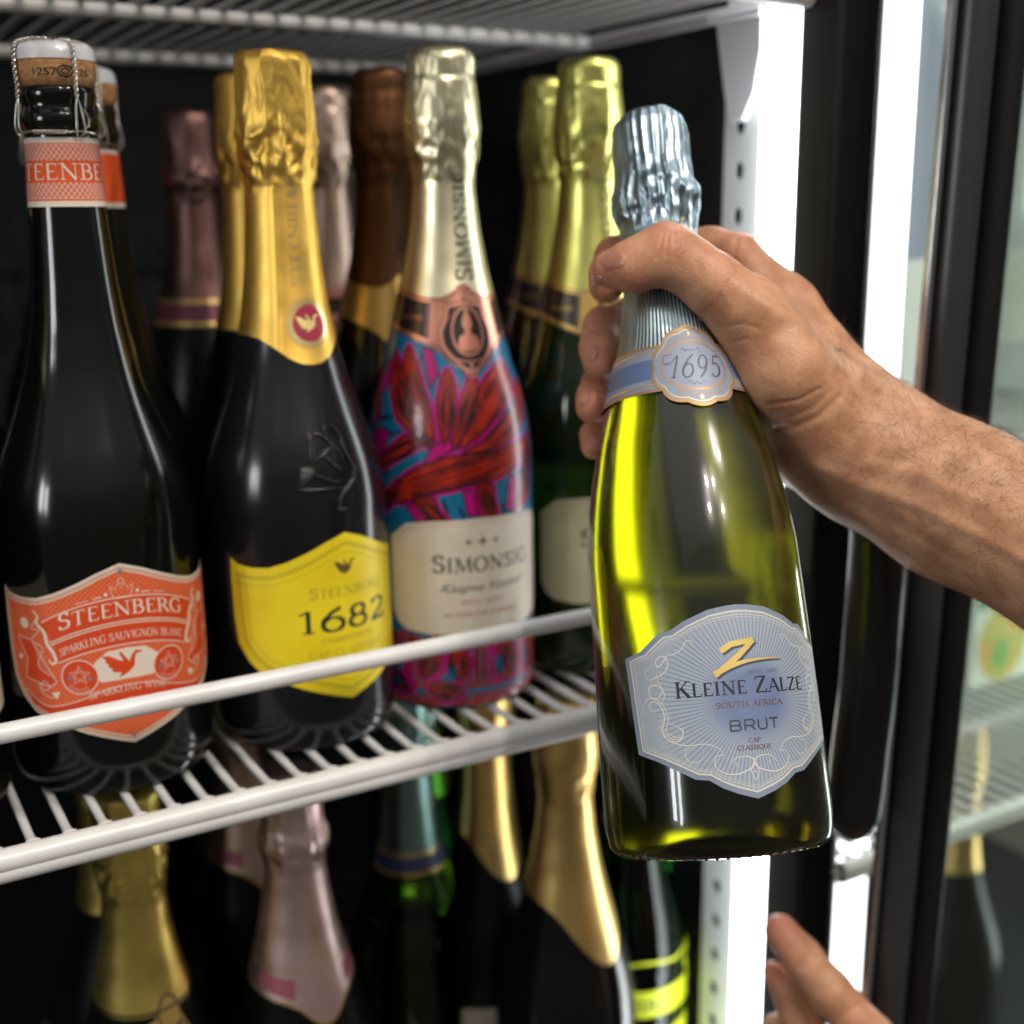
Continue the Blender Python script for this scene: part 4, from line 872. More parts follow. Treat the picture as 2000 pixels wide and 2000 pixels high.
q = Print(jb, .3); q.poly(smoothpts([(-66, 104), (-30, 108), (-14, 114), (-6, 128), (2, 128), (9, 113), (24, 107), (60, 104)], 4)+[(60, 8), (-66, 8)]); lb = q.done('label', C_white, jb.root)
q = Print(jb, .4); q.ring(-2, 117, 4.5, .8, 20); q.ribbon(smoothpts([(-4, 104), (-8, 88), (-2, 72), (-3, 50)], 5), [1.4+.08*i for i in range(16)]); q.done('label_print', mat('grey_green_print', (.30, .36, .34), .5), lb)
pale_bottle(.835, .66, 'second pale bottle with white label, right of the first in the next compartment', 2, .84)
pale_bottle(.935, .66, 'pale bottle at the right photo edge above the forearm', 3, .84)
foil_bottle((.80, .64, -.393-.345), 'gold foil bottle under the neighbouring wire shelf at the right edge', F_dgold, 200, CAP_M, seed=41, group='bottles in the neighbouring compartment')
foil_bottle((.64, .66, -.393-.345), 'dark bottle under the neighbouring shelf, left of the gold foil one', F_teal, 212, CAP_M, seed=42, group='bottles in the neighbouring compartment')
# sliding door: stile, trim, pane and handle
dr = empty('glass_door', (.50, .42, -.74), 'black framed glass door with a rounded black pull handle, standing open to the right', 'door')
def dp(name, mb, m, **k):
    o = mb.build(name, m, dr, **k); o.matrix_parent_inverse = dr.matrix_basis.inverted(); return o
def lean(z): return .0153*(z+.44)/.527            # the door hangs slightly out of plumb
def leanbox(x0, x1, y0, y1, z0=-.74, z1=.44):
    return MB().add([(x0+lean(z0), y0, z0), (x1+lean(z0), y0, z0), (x1+lean(z0), y1, z0), (x0+lean(z0), y1, z0), (x0+lean(z1), y0, z1), (x1+lean(z1), y0, z1), (x1+lean(z1), y1, z1), (x0+lean(z1), y1, z1)],
                    [(0, 3, 2, 1), (4, 5, 6, 7), (0, 1, 5, 4), (1, 2, 6, 5), (2, 3, 7, 6), (3, 0, 4, 7)])
def stile():
    V = []
    for z in (-.74, .44): V += [(.4665+lean(z), .424, z), (.5205+lean(z), .424, z), (.5205+lean(z), .450, z), (.5010+lean(z), .450, z), (.4700+lean(z), .4285, z)]
    return MB().add(V, [(4, 3, 2, 1, 0), (5, 6, 7, 8, 9)]+[(i, (i+1) % 5, 5+(i+1) % 5, 5+i) for i in range(5)])
dp('stile', stile(), M_black, bevel=.001)
dp('round_moulding', MB().tube([(.4815+lean(-.74), .424, -.74), (.4815+lean(.44), .424, .44)], .0105, 28), M_bar)
dp('inner_moulding', MB().tube([(.5075+lean(-.74), .425, -.74), (.5075+lean(.44), .425, .44)], .0095, 24), M_black)
dp('chrome_trim', leanbox(.4625, .4662, .4205, .4245), M_chrome, bevel=.0006)
M_pane = bpy.data.materials.new('door_glass'); M_pane.use_nodes = True; nt = M_pane.node_tree; nt.nodes.remove(nt.nodes['Principled BSDF'])
tr_ = N(nt, 'ShaderNodeBsdfTransparent'); tr_.inputs[0].default_value = (.93, .98, .95, 1); gl_ = N(nt, 'ShaderNodeBsdfGlossy'); gl_.inputs['Roughness'].default_value = .02
ms = N(nt, 'ShaderNodeMixShader'); ms.inputs[0].default_value = .06; nt.links.new(tr_.outputs[0], ms.inputs[1]); nt.links.new(gl_.outputs[0], ms.inputs[2]); nt.links.new(ms.outputs[0], nt.nodes['Material Output'].inputs[0])
dp('pane', leanbox(.5206, 1.25, .438, .4425), M_pane, smooth=False)
hp = [px(1722, 800, .612), px(1720, 900, .608), px(1715, 1060, .604), px(1705, 1200, .604), px(1693, 1350, .605), px(1681, 1450, .608), px(1671, 1540, .611), px(1662, 1600, .615), px(1657, 1630, .618)]
hs = smoothpts([tuple(p) for p in hp], 6)
dp('pull_handle', MB().tube(hs, [.0135*min(1, math.sqrt(max(.02, (len(hs)-i)/9.))) for i in range(len(hs))], 28), M_blackg)
dp('handle_foot', MB().tube([px(1727, 830, .61), px(1760, 830, .655)], .009, 16), M_blackg)

# ================================================================== THE HELD BOTTLE
hb = px(1408, 1655, .499); ht = px(1262, 205, .551); hax = (ht-hb)/np.linalg.norm(ht-hb)
c_ = -hb; c_ = c_-hax*(c_@hax); c_ /= np.linalg.norm(c_); e2 = np.cross(c_, hax)
if (CM@e2)[0] < 0: e2 = -e2
ra = R(19.8); hfront = c_*math.cos(ra)+e2*math.sin(ra)
M_hglass = mat('olive_green_glass', (.155, .155, .0018), .17, trans=1, ior=1.35, coat=.6)
M_hglass.node_tree.nodes['Principled BSDF'].inputs['Coat Roughness'].default_value = .03
H = Bot('held_wine_bottle', 'yellow green glass bottle with silver blue foil and pale blue label, held by the neck', 'wine bottle', hb, PH, hax, hfront, glass=M_hglass, n=176, shallow=True)
# ribbed silver blue foil
m = F_silver; nt = m.node_tree; pr = nt.nodes['Principled BSDF']
tcn = N(nt, 'ShaderNodeTexCoord'); sp_ = N(nt, 'ShaderNodeSeparateXYZ'); nt.links.new(tcn.outputs['Object'], sp_.inputs[0])
at = N(nt, 'ShaderNodeMath', operation='ARCTAN2'); nt.links.new(sp_.outputs[0], at.inputs[0]); nt.links.new(sp_.outputs[1], at.inputs[1])
mu_ = N(nt, 'ShaderNodeMath', operation='MULTIPLY'); mu_.inputs[1].default_value = 84; nt.links.new(at.outputs[0], mu_.inputs[0])
si = N(nt, 'ShaderNodeMath', operation='SINE'); nt.links.new(mu_.outputs[0], si.inputs[0])
bz = N(nt, 'ShaderNodeMapRange'); bz.inputs[1].default_value = .262; bz.inputs[2].default_value = .25; nt.links.new(sp_.outputs[2], bz.inputs[0])
mm = N(nt, 'ShaderNodeMath', operation='MULTIPLY'); nt.links.new(si.outputs[0], mm.inputs[0]); nt.links.new(bz.outputs[0], mm.inputs[1])
bn = N(nt, 'ShaderNodeBump'); bn.inputs['Strength'].default_value = .5; bn.inputs['Distance'].default_value = .0004; nt.links.new(mm.outputs[0], bn.inputs['Height'])
old = [l for l in nt.links if l.to_socket == pr.inputs['Normal']][0]; nt.links.new(old.from_socket, bn.inputs['Normal']); nt.links.new(bn.outputs[0], pr.inputs['Normal'])
HF = foil_cap(H, F_silver, lambda th: 186., CAP_H, seed=31, pleat=.92, folds=26, nth=320, nv=200, smoothneck=.10, rough3=.12)
p = Print(H, .75, 19., rfun=lambda v: H.r(v)); vert_text(p, text_strokes('KLEINE ZALZE', 2.6, 0, 0, width=50, weight=1.0), 7.5, 212); p.done('gold_lettering', M_goldp, HF)
# neck band with its cloud shaped medallion
def cloud(k=1., k2=1., n=80):
    out = []
    for i in range(n):
        a = 2*PI*i/n; r = 1+.075*abs(math.sin(a*5+PI/2*0)); out.append((-1+26*k*r*math.cos(a), 191.6+17*k2*r*math.sin(a)))
    return out
M_pblue = mat('pale_blue_band', (.30, .345, .45), .45, metal=.25, var=.06, vscale=90); M_dblue = mat('slate_blue_print', (.13, .19, .36), .45, metal=.2); M_bz = mat('bronze_line', (.55, .33, .13), .35, metal=.6); M_gl = mat('gold_line', (.92, .70, .36), .3, metal=.7)
q = Print(H, .95)
q.poly([(-118, 182.5), (-60, 181.5), (-2, 181), (60, 181.5), (118, 182.5), (118, 203), (60, 201.5), (-2, 201), (-60, 201.5), (-118, 203)], grid=3)
nb = q.done('neck_band', M_pblue, H.root)
q = Print(H, 1.02); q.poly([(-118, 188.3), (-60, 187.3), (-24, 187), (-24, 196), (-60, 196.2), (-118, 197.6)], grid=3); q.poly([(118, 188.3), (60, 187.3), (20, 187), (20, 196), (60, 196.2), (118, 197.6)], grid=3); q.done('blue_stripe', M_dblue, nb)
q = Print(H, 1.04)
for sg in (-1, 1):
    for v, w_, in ((184.6, .7), (199.4, .7)): q.ribbon([(sg*u-2, v) for u in range(21, 112, 3)], w_)
q.done('gold_lines', M_gl, nb)
q = Print(H, 1.0)
for v, w_ in ((182, 1.2), (201.6, 1.2)): q.ribbon([(u, v) for u in range(-116, 117, 3)], w_)
q.done('bronze_edge', M_bz, nb)
q = Print(H, 1.10); q.poly(cloud(), grid=3); md = q.done('medallion', M_pblue, nb)
q = Print(H, 1.16); q.ribbon(cloud(.985, .985), 1.3, True); q.ring(-1, 191.6, 21.5, .55, 48, ry=11.2); q.ring(-1, 191.6, 20.4, .3, 48, ry=10.5)
for k in range(9): pass
q.warp = lambda u, v: (3.6 if v > 191 else -2.2)*(1-((u+1)/15)**2); q.text('CAP CLASSIQUE', 1.5, -16, 200.6, width=30, weight=.8); q.text('SOUTH AFRICA', 1.5, -14, 180.0, width=26, weight=.8); q.warp = None; q.done('bronze_lines', M_bz, md)
q = Print(H, 1.18); q.ribbon([(x_, y_) for x_, y_ in cloud(.91, .9)][3:37], .45); q.ribbon([(x_, y_) for x_, y_ in cloud(.91, .9)][43:77], .45); q.star(-1, 206.0, 1.5); q.star(-1, 177.0, 1.5); q.done('gold_stars', M_gl, md)
q = Print(H, 1.2)
def scr(L, w0, w1): 
    P = smoothpts(L, 6); n = len(P); q.ribbon(P, [w0+(w1-w0)*math.sin(PI*i/(n-1)) for i in range(n)])
q.text('1695', 10.2, -18.6, 186.0, width=33, weight=.62, shear=.34, sp=.12)
scr([(-12, 196), (-16, 193.2), (-20.4, 193), (-20.2, 196.4), (-15, 196.9)], .2, .45); scr([(3, 196.4), (4.6, 198.2), (3.4, 199.6), (2.2, 198.2)], .15, .35)
scr([(-8, 183.4), (-6, 184.4), (-4, 182.8), (-2, 183.8), (0, 182.8), (2, 184.4), (4, 183.4)], .12, .3); scr([(-9, 198.6), (-7, 199.4), (-6, 198), (-4, 198.6), (1, 198.2)], .12, .3)
q.done('script_numerals', mat('graphite_print', (.10, .12, .15), .3, metal=.6), md)
# main label
HT = [(-47, 76.2), (-39.3, 78.3), (-33.4, 82.7), (-30.5, 84.7), (-26.9, 84.9), (-20.8, 88.2), (-11.5, 91.7), (-4, 92.8), (0, 93)]
HBt = [(0, 21.2), (-7, 23.5), (-12.5, 26.0), (-16.9, 29), (-21.7, 29.6), (-28.9, 33.6), (-35.5, 36.8), (-43.7, 39.8)]
hl = HT+[(-u, v) for u, v in reversed(HT[:-1])]+[(-u, v) for u, v in reversed(HBt)]+HBt[1:]
def scaled(pts, k, c=(0, 57.5)): return [(c[0]+(u-c[0])*k, c[1]+(v-c[1])*(1-(1-k)*1.25)) for u, v in pts]
ml = mat('pale_blue_label', (.40, .47, .57), .5, bump=.22, bscale=1500); nt = ml.node_tree; pr = nt.nodes['Principled BSDF']
uvn = N(nt, 'ShaderNodeUVMap'); uvn.uv_map = 'uv'; se = N(nt, 'ShaderNodeSeparateXYZ'); nt.links.new(uvn.outputs[0], se.inputs[0])
def Mth(op, a, b=None, c=None):
    n = N(nt, 'ShaderNodeMath', operation=op)
    for i, x in enumerate((a, b, c)):
        if x is None: continue
        if hasattr(x, 'links') or hasattr(x, 'is_output'): nt.links.new(x, n.inputs[i])
        else: n.inputs[i].default_value = x
    return n.outputs[0]
X_ = Mth('SUBTRACT', se.outputs[0], .02); Y_ = Mth('SUBTRACT', se.outputs[1], .575)
rad_ = Mth('SQRT', Mth('ADD', Mth('POWER', Mth('ABSOLUTE', X_), 2.), Mth('POWER', Mth('ABSOLUTE', Mth('MULTIPLY', Y_, 1.12)), 2.)))
ang = Mth('ARCTAN2', Y_, X_); ray_ = Mth('SINE', Mth('MULTIPLY', ang, 110.))
rays = Mth('GREATER_THAN', ray_, Mth('ADD', -1.15, Mth('MULTIPLY', rad_, 5.6)))
zone = N(nt, 'ShaderNodeMapRange'); zone.inputs[1].default_value = .10; zone.inputs[2].default_value = .26; nt.links.new(rad_, zone.inputs[0])
mx = N(nt, 'ShaderNodeMix', data_type='RGBA'); mx.inputs[6].default_value = (.145, .20, .355, 1); mx.inputs[7].default_value = (.37, .42, .49, 1); nt.links.new(zone.outputs[0], mx.inputs[0])
mx2 = N(nt, 'ShaderNodeMix', data_type='RGBA'); mx2.inputs[6].default_value = (.37, .42, .49, 1); mx2.inputs[7].default_value = (.225, .28, .40, 1)
gate = Mth('MULTIPLY', rays, Mth('LESS_THAN', rad_, .375)); nt.links.new(gate, mx2.inputs[0])
z2 = N(nt, 'ShaderNodeMapRange'); z2.inputs[1].default_value = .15; z2.inputs[2].default_value = .22; nt.links.new(rad_, z2.inputs[0])
mx3 = N(nt, 'ShaderNodeMix', data_type='RGBA'); nt.links.new(z2.outputs[0], mx3.inputs[0]); nt.links.new(mx.outputs[2], mx3.inputs[6]); nt.links.new(mx2.outputs[2], mx3.inputs[7])
nt.links.new(mx3.outputs[2], pr.inputs['Base Color'])
HL = Print(H, .2).poly([(u, v) for u, v in hl], grid=2.0).done('label', mat('blue_grey_label_edge', (.235, .285, .375), .5, bump=.22, bscale=1500), H.root)
Print(H, .25).poly(scaled(hl, .955), grid=2.0).done('label_field', ml, HL)
q = Print(H, .31); q.ribbon(scaled(hl, .945), .62, True); q.ribbon(scaled(hl, .915), .28, True); q.ribbon(scaled(hl, .895), .16, True)
def curl(L, w=.34):
    for sg in (-1, 1):
        P = smoothpts([(sg*u, v) for u, v in L], 6); n = len(P); q.ribbon(P, [w*(.5+.9*math.sin(PI*(i+.5)/n)) for i in range(n)])
q.warp = None
curl([(-18.4, 78.7), (-18.6, 80.6), (-20.7, 80.4), (-22.4, 77.9), (-25.6, 76.1), (-28.1, 76.0), (-30, 73.6), (-32.2, 71.8), (-33, 74), (-30.4, 75.9), (-28.3, 73.6), (-29.3, 70.1), (-33.3, 68.1), (-36.4, 67.4), (-37.9, 70), (-35.6, 72.2), (-33.6, 71.7)])
curl([(-33.1, 69.9), (-32.5, 66.2), (-31.2, 63.1), (-33.4, 60.3), (-36.3, 61.1), (-36.4, 64.6), (-32.8, 64.9), (-30.6, 61.9), (-31.8, 58.6), (-35.8, 59.4)])
curl([(-33.2, 56.4), (-35.6, 55.4), (-37.2, 57.6), (-35.2, 59.2), (-32.4, 57.2), (-31.2, 52.6), (-32.5, 48.4), (-30.6, 44.6), (-24.5, 42.2), (-17, 42.2), (-12.6, 40.4), (-10.7, 37.6)])
curl([(-38.6, 53.4), (-39.9, 57.6), (-36.8, 60.4), (-32.2, 58.5), (-29.8, 53.0), (-31, 47.6), (-28.4, 43.8)], .25)
for k in range(3): curl([(-31.8+.9*k, 55-k*.3), (-33.6+.8*k, 49.5), (-31.4+.9*k, 45.2+.6*k), (-27+.6*k, 43.8+.7*k), (-24.6, 46.5+.5*k), (-26.8, 49.4), (-30, 50.6)], .22)
curl([(-10.7, 37.6), (-13.5, 37.4), (-14.2, 33.8), (-10.8, 31.1), (-6.3, 30.6), (-1.4, 32.4), (.1, 35.0), (-2.7, 36.6), (-6.8, 36.3), (-9, 34)])
curl([(-21, 41.6), (-24.6, 40), (-23.6, 36.4), (-19.8, 36), (-17.8, 38.4)], .25)
q.ribbon(smoothpts([(.4, 35.2), (-1.4, 32), (-.7, 28.6), (.6, 28.6), (1.4, 32), (-.4, 35.2)], 5), .34); q.disc(0, 31, .35, 8)
q.text('K', 1.6, -7, 33.2, weight=.7); q.text('V', 1.6, 5.4, 33.2, weight=.7)
q.done('scroll_print', mat('ivory_print', (.70, .66, .60), .45), HL)
def zmark(q, du, dv):
    q.ribbon([(-8.2+du, 75.8+dv), (-4+du, 78.2+dv), (5+du, 79.4+dv)], [2.3, 2.2, 1.9]); q.ribbon([(5+du, 79.4+dv), (-2+du, 73.4+dv), (-11+du, 67.0+dv)], [1.9, 2.2, 2.0])
    q.ribbon(smoothpts([(-11.4+du, 67.4+dv), (-5+du, 70+dv), (1+du, 71.5+dv), (8+du, 72.1+dv), (16+du, 72.2+dv)], 4), [2.2-.12*i for i in range(17)])
q = Print(H, .33); zmark(q, .75, -.75); q.done('logo_shadow', mat('navy_print', (.05, .07, .13), .5), HL)
q = Print(H, .39); zmark(q, 0, 0); q.done('gold_logo', mat('gold_logo_print', (.78, .56, .17), .38, metal=.25), HL)
q = Print(H, .37); q.text('^KLEINE ^ZALZE', 5.0, -26.4, 59.6, width=53.4, big=1.22, weight=1.0); q.done('name_lettering', M_ink, HL)
q = Print(H, .35); q.text('SOUTH AFRICA', 2.1, -12.0, 54.8, width=26.6, weight=1.0); q.text('CAP', 1.7, -1.4, 41.6, width=4.8, weight=1.1); q.text('CLASSIQUE', 1.7, -5.7, 39.0, width=13, weight=1.1); q.done('small_lettering', mat('copper_brown_print', (.20, .11, .09), .4, metal=.3), HL)
q = Print(H, .36)
BW = .62
for L in ([(-7.4, 46.2), (-7.4, 49.9), (-4.4, 49.9), (-3.7, 49.2), (-3.9, 48.4), (-4.5, 48.1), (-7.4, 48.1)], [(-4.5, 48.1), (-3.6, 47.6), (-3.6, 46.8), (-4.3, 46.2), (-7.4, 46.2)],
          [(-2.0, 46.2), (-2.0, 49.9), (1.0, 49.9), (1.6, 49.2), (1.6, 48.4), (1.0, 47.8), (-2.0, 47.8)], [(.2, 47.8), (1.8, 46.2)],
          [(3.2, 49.9), (3.2, 47), (3.9, 46.2), (5.9, 46.2), (6.6, 47), (6.6, 49.9)], [(7.8, 49.9), (11.6, 49.9)], [(9.7, 49.9), (9.7, 46.2)]): q.ribbon(L, BW)
q.done('style_lettering', mat('charcoal_print', (.05, .055, .075), .45), HL)
q = Print(H, .34); q.text('ANNO. 1695', 1.4, .8, 66.8, width=13, weight=1.0); q.done('date_lettering', M_dblue, HL)
Print(H, .18, th0=PI).poly([(-62, 70), (-20, 75), (0, 76), (20, 75), (62, 72), (64, 7), (20, 6), (0, 6), (-20, 6), (-50, 8), (-62, 30)]).done('back_label', mat('back_label_paper', (.30, .34, .42), .6), H.root)
# knurled foot of the bottle
kn = MB()
for k in range(64):
    a = 2*PI*k/64; r0 = .0405; P0 = np.array([r0*math.sin(a), -r0*math.cos(a), .0002]); P1 = np.array([(r0+.0022)*math.sin(a+.03), -(r0+.0022)*math.cos(a+.03), .0016]); kn.tube([P0, P1], .00055, 6)
kn.build('knurled_foot', M_hglass, H.root)

# ================================================================== HANDS (signed distance shapes turned into one skin each)
def sd_cap(P, a, b, ra_, rb_):
    ab = b-a; t = np.clip(((P-a)@ab)/(ab@ab), 0, 1); d = P-(a+t[:, None]*ab); return np.sqrt((d*d).sum(1))-(ra_+(rb_-ra_)*t)
def smin(a, b, k):
    h = np.clip(.5+.5*(b-a)/k, 0, 1); return b*(1-h)+a*h-k*h*(1-h)
def chain(P, pts, k=.002):
    d = None
    for i in range(len(pts)-1):
        c = sd_cap(P, px(*pts[i][:3]), px(*pts[i+1][:3]), pts[i][3]/1000, pts[i+1][3]/1000); d = c if d is None else smin(d, c, k)
    return d
def sd_bottle(P):
    L = P-hb; z = (L@hax)*1000; r = np.sqrt(np.maximum(0, ((L-np.outer(L@hax, hax))**2).sum(1)))
    rr_ = np.interp(z, H.hv, H.rv)+.75
    return r-rr_/1000
def hand1(P):
    arm = chain(P, [(1630, 842, .548, 30), (1700, 885, .545, 30.5), (1860, 976, .535, 32.5), (2150, 1112, .515, 35.8), (2350, 1207, .50, 38)], .01)
    palm = smin(arm, chain(P, [(1440, 505, .562, 10.5), (1520, 610, .562, 17.5), (1610, 780, .555, 26)], .006), .012)
    palm = smin(palm, chain(P, [(1455, 575, .585, 12), (1530, 690, .578, 17), (1620, 820, .56, 25)], .006), .010)
    palm = smin(palm, chain(P, [(1480, 665, .600, 12), (1540, 760, .592, 17), (1620, 850, .57, 24)], .006), .010)
    palm = smin(palm, chain(P, [(1490, 760, .605, 12), (1535, 868, .590, 17.5), (1625, 868, .565, 24)], .006), .010)
    palm = smin(palm, chain(P, [(1462, 618, .517, 15.5), (1525, 722, .522, 20.5), (1600, 812, .540, 26)], .006), .008)
    th = chain(P, [(1194, 526, .5175, 8.2), (1236, 520, .513, 10.6), (1268, 508, .511, 11.0), (1302, 499, .510, 12.2), (1345, 520, .511, 11.8), (1392, 556, .512, 12.8), (1462, 618, .517, 15.5)], .003)
    th = smin(th, sd_cap(P, px(1300, 478, .512), px(1322, 486, .512), .0088, .0085), .004)
    d = smin(palm, th, .006)
    fi = chain(P, [(1440, 500, .562, 10.5), (1390, 492, .572, 11), (1330, 494, .578, 10.5), (1265, 498, .578, 10), (1204, 506, .566, 10), (1190, 535, .556, 9), (1184, 557, .551, 8)], .003)
    fm_ = chain(P, [(1455, 575, .585, 12), (1340, 600, .598, 10.5), (1230, 622, .590, 10), (1182, 642, .574, 10.2), (1172, 680, .561, 9.2), (1173, 706, .555, 8.4)], .003)
    frg = chain(P, [(1480, 665, .600, 12), (1350, 710, .618, 10), (1230, 738, .600, 9.6), (1178, 752, .580, 9.8), (1165, 775, .567, 9), (1158, 794, .560, 8)], .003)
    fp = chain(P, [(1490, 760, .605, 12), (1360, 805, .622, 9), (1250, 820, .604, 8.2), (1180, 826, .588, 7.8), (1163, 850, .575, 6.8), (1158, 872, .568, 5.8)], .003)
    fing = np.minimum(np.minimum(fi, fm_), np.minimum(frg, fp))
    fing = smin(smin(fi, fm_, .0012), smin(frg, fp, .0012), .0012)
    d = smin(d, fing, .0035)
    # tendon and vein ridges, wrist hollow
    return np.maximum(d, -sd_bottle(P))
chain_ = chain
def hand2(P):
    def chain(P, pts, k): return chain_(P, [(x, y, d+.06, rr*1.1) for x, y, d, rr in pts], k)
    i_ = chain(P, [(1524, 1818, .600, 8.2), (1566, 1870, .597, 9.4), (1620, 1935, .592, 10.2), (1700, 2030, .588, 11.5), (1800, 2160, .585, 15)], .003)
    m_ = chain(P, [(1510, 1898, .612, 5.6), (1538, 1930, .612, 8.2), (1560, 1990, .612, 9.8), (1600, 2080, .61, 11), (1720, 2220, .60, 15)], .003)
    r_ = chain(P, [(1520, 2010, .625, 8), (1560, 2100, .622, 10), (1660, 2260, .61, 14)], .003)
    palm = chain(P, [(1760, 2140, .59, 16), (1820, 2300, .59, 26), (2000, 2500, .58, 32)], .01)
    return smin(np.minimum(np.minimum(i_, m_), r_), palm, .006)
def nets(fn, lo, hi, h):
    ax_ = [np.arange(lo[i], hi[i], h) for i in range(3)]; n = [len(a) for a in ax_]
    # coarse pass finds the blocks near the surface
    F = np.full(n, 1., np.float32); B_ = 8
    for i in range(0, n[0], B_):
        for j in range(0, n[1], B_):
            ks = np.arange(0, n[2], B_)
            c = np.array([[ax_[0][min(i+B_//2, n[0]-1)], ax_[1][min(j+B_//2, n[1]-1)], ax_[2][min(k+B_//2, n[2]-1)]] for k in ks]); v = fn(c)
            for k, val in zip(ks, v):
                if abs(val) < h*B_*1.15:
                    g = np.stack(np.meshgrid(ax_[0][i:i+B_], ax_[1][j:j+B_], ax_[2][k:k+B_], indexing='ij'), -1); F[i:i+B_, j:j+B_, k:k+B_] = fn(g.reshape(-1, 3)).reshape(g.shape[:3])
                else: F[i:i+B_, j:j+B_, k:k+B_] = val
    S_ = F < 0; cs = [(a, b, c) for a in (0, 1) for b in (0, 1) for c in (0, 1)]
    m = [x-1 for x in n]; any_ = np.zeros(m, bool); all_ = np.ones(m, bool)
    for a, b, c in cs:
        q = S_[a:a+m[0], b:b+m[1], c:c+m[2]]; any_ |= q; all_ &= q
    I = np.argwhere(any_ & ~all_); acc = np.zeros((len(I), 3)); cnt = np.zeros(len(I))
    for p in cs:
        for ax3 in range(3):
            if p[ax3]: continue
            q = list(p); q[ax3] = 1
            fa = F[I[:, 0]+p[0], I[:, 1]+p[1], I[:, 2]+p[2]]; fb = F[I[:, 0]+q[0], I[:, 1]+q[1], I[:, 2]+q[2]]
            x = (fa < 0) != (fb < 0); t = fa[x]/(fa[x]-fb[x]); pt = np.array(p, float)+0*acc[x]; pt[:, ax3] = t; acc[x] += pt; cnt[x] += 1
    V = (I+acc/cnt[:, None])*h+np.array(lo); idx = -np.ones(m, int); idx[I[:, 0], I[:, 1], I[:, 2]] = np.arange(len(I))
    faces = []
    for ax3 in range(3):
        u, w_ = [(1, 2), (2, 0), (0, 1)][ax3]
        sl0 = [slice(1, m[i]) for i in range(3)]; sl0[ax3] = slice(0, m[ax3]); sl1 = list(sl0); sl1[ax3] = slice(1, m[ax3]+1)
        A_ = S_[tuple(sl0)]; Bq = S_[tuple(sl1)]; E_ = np.argwhere(A_ != Bq); off = np.array([1, 1, 1]); off[ax3] = 0; E_ = E_+off
        sgn = S_[E_[:, 0], E_[:, 1], E_[:, 2]]; du = np.zeros(3, int); du[u] = 1; dw = np.zeros(3, int); dw[w_] = 1
        g = lambda e: idx[e[:, 0], e[:, 1], e[:, 2]]
        Q = np.stack([g(E_-du-dw), g(E_-dw), g(E_), g(E_-du)], 1); Q[~sgn] = Q[~sgn][:, ::-1]; faces.append(Q)
    return largest(V, np.concatenate(faces))
def largest(V, Q):
    lab = np.arange(len(V))
    while True:
        m_ = lab[Q].min(1); new = lab.copy()
        for c in range(4): np.minimum.at(new, Q[:, c], m_)
        new = new[new]
        if (new == lab).all(): break
        lab = new
    big = np.bincount(lab).argmax(); keep = lab == big; ix = np.cumsum(keep)-1
    return V[keep], ix[Q[keep[Q[:, 0]]]]
def project(V):
    c = V@CM.T; return c[:, 0]/c[:, 2]*FPX+1000, c[:, 1]/c[:, 2]*FPX+1000, c[:, 2]
def seg_dist(x, y, L):
    d = np.full(len(x), 1e9)
    for (ax0, ay0), (bx0, by0) in zip(L[:-1], L[1:]):
        vx, vy = bx0-ax0, by0-ay0; t = np.clip(((x-ax0)*vx+(y-ay0)*vy)/(vx*vx+vy*vy), 0, 1); d = np.minimum(d, np.hypot(x-ax0-t*vx, y-ay0-t*vy))
    return d
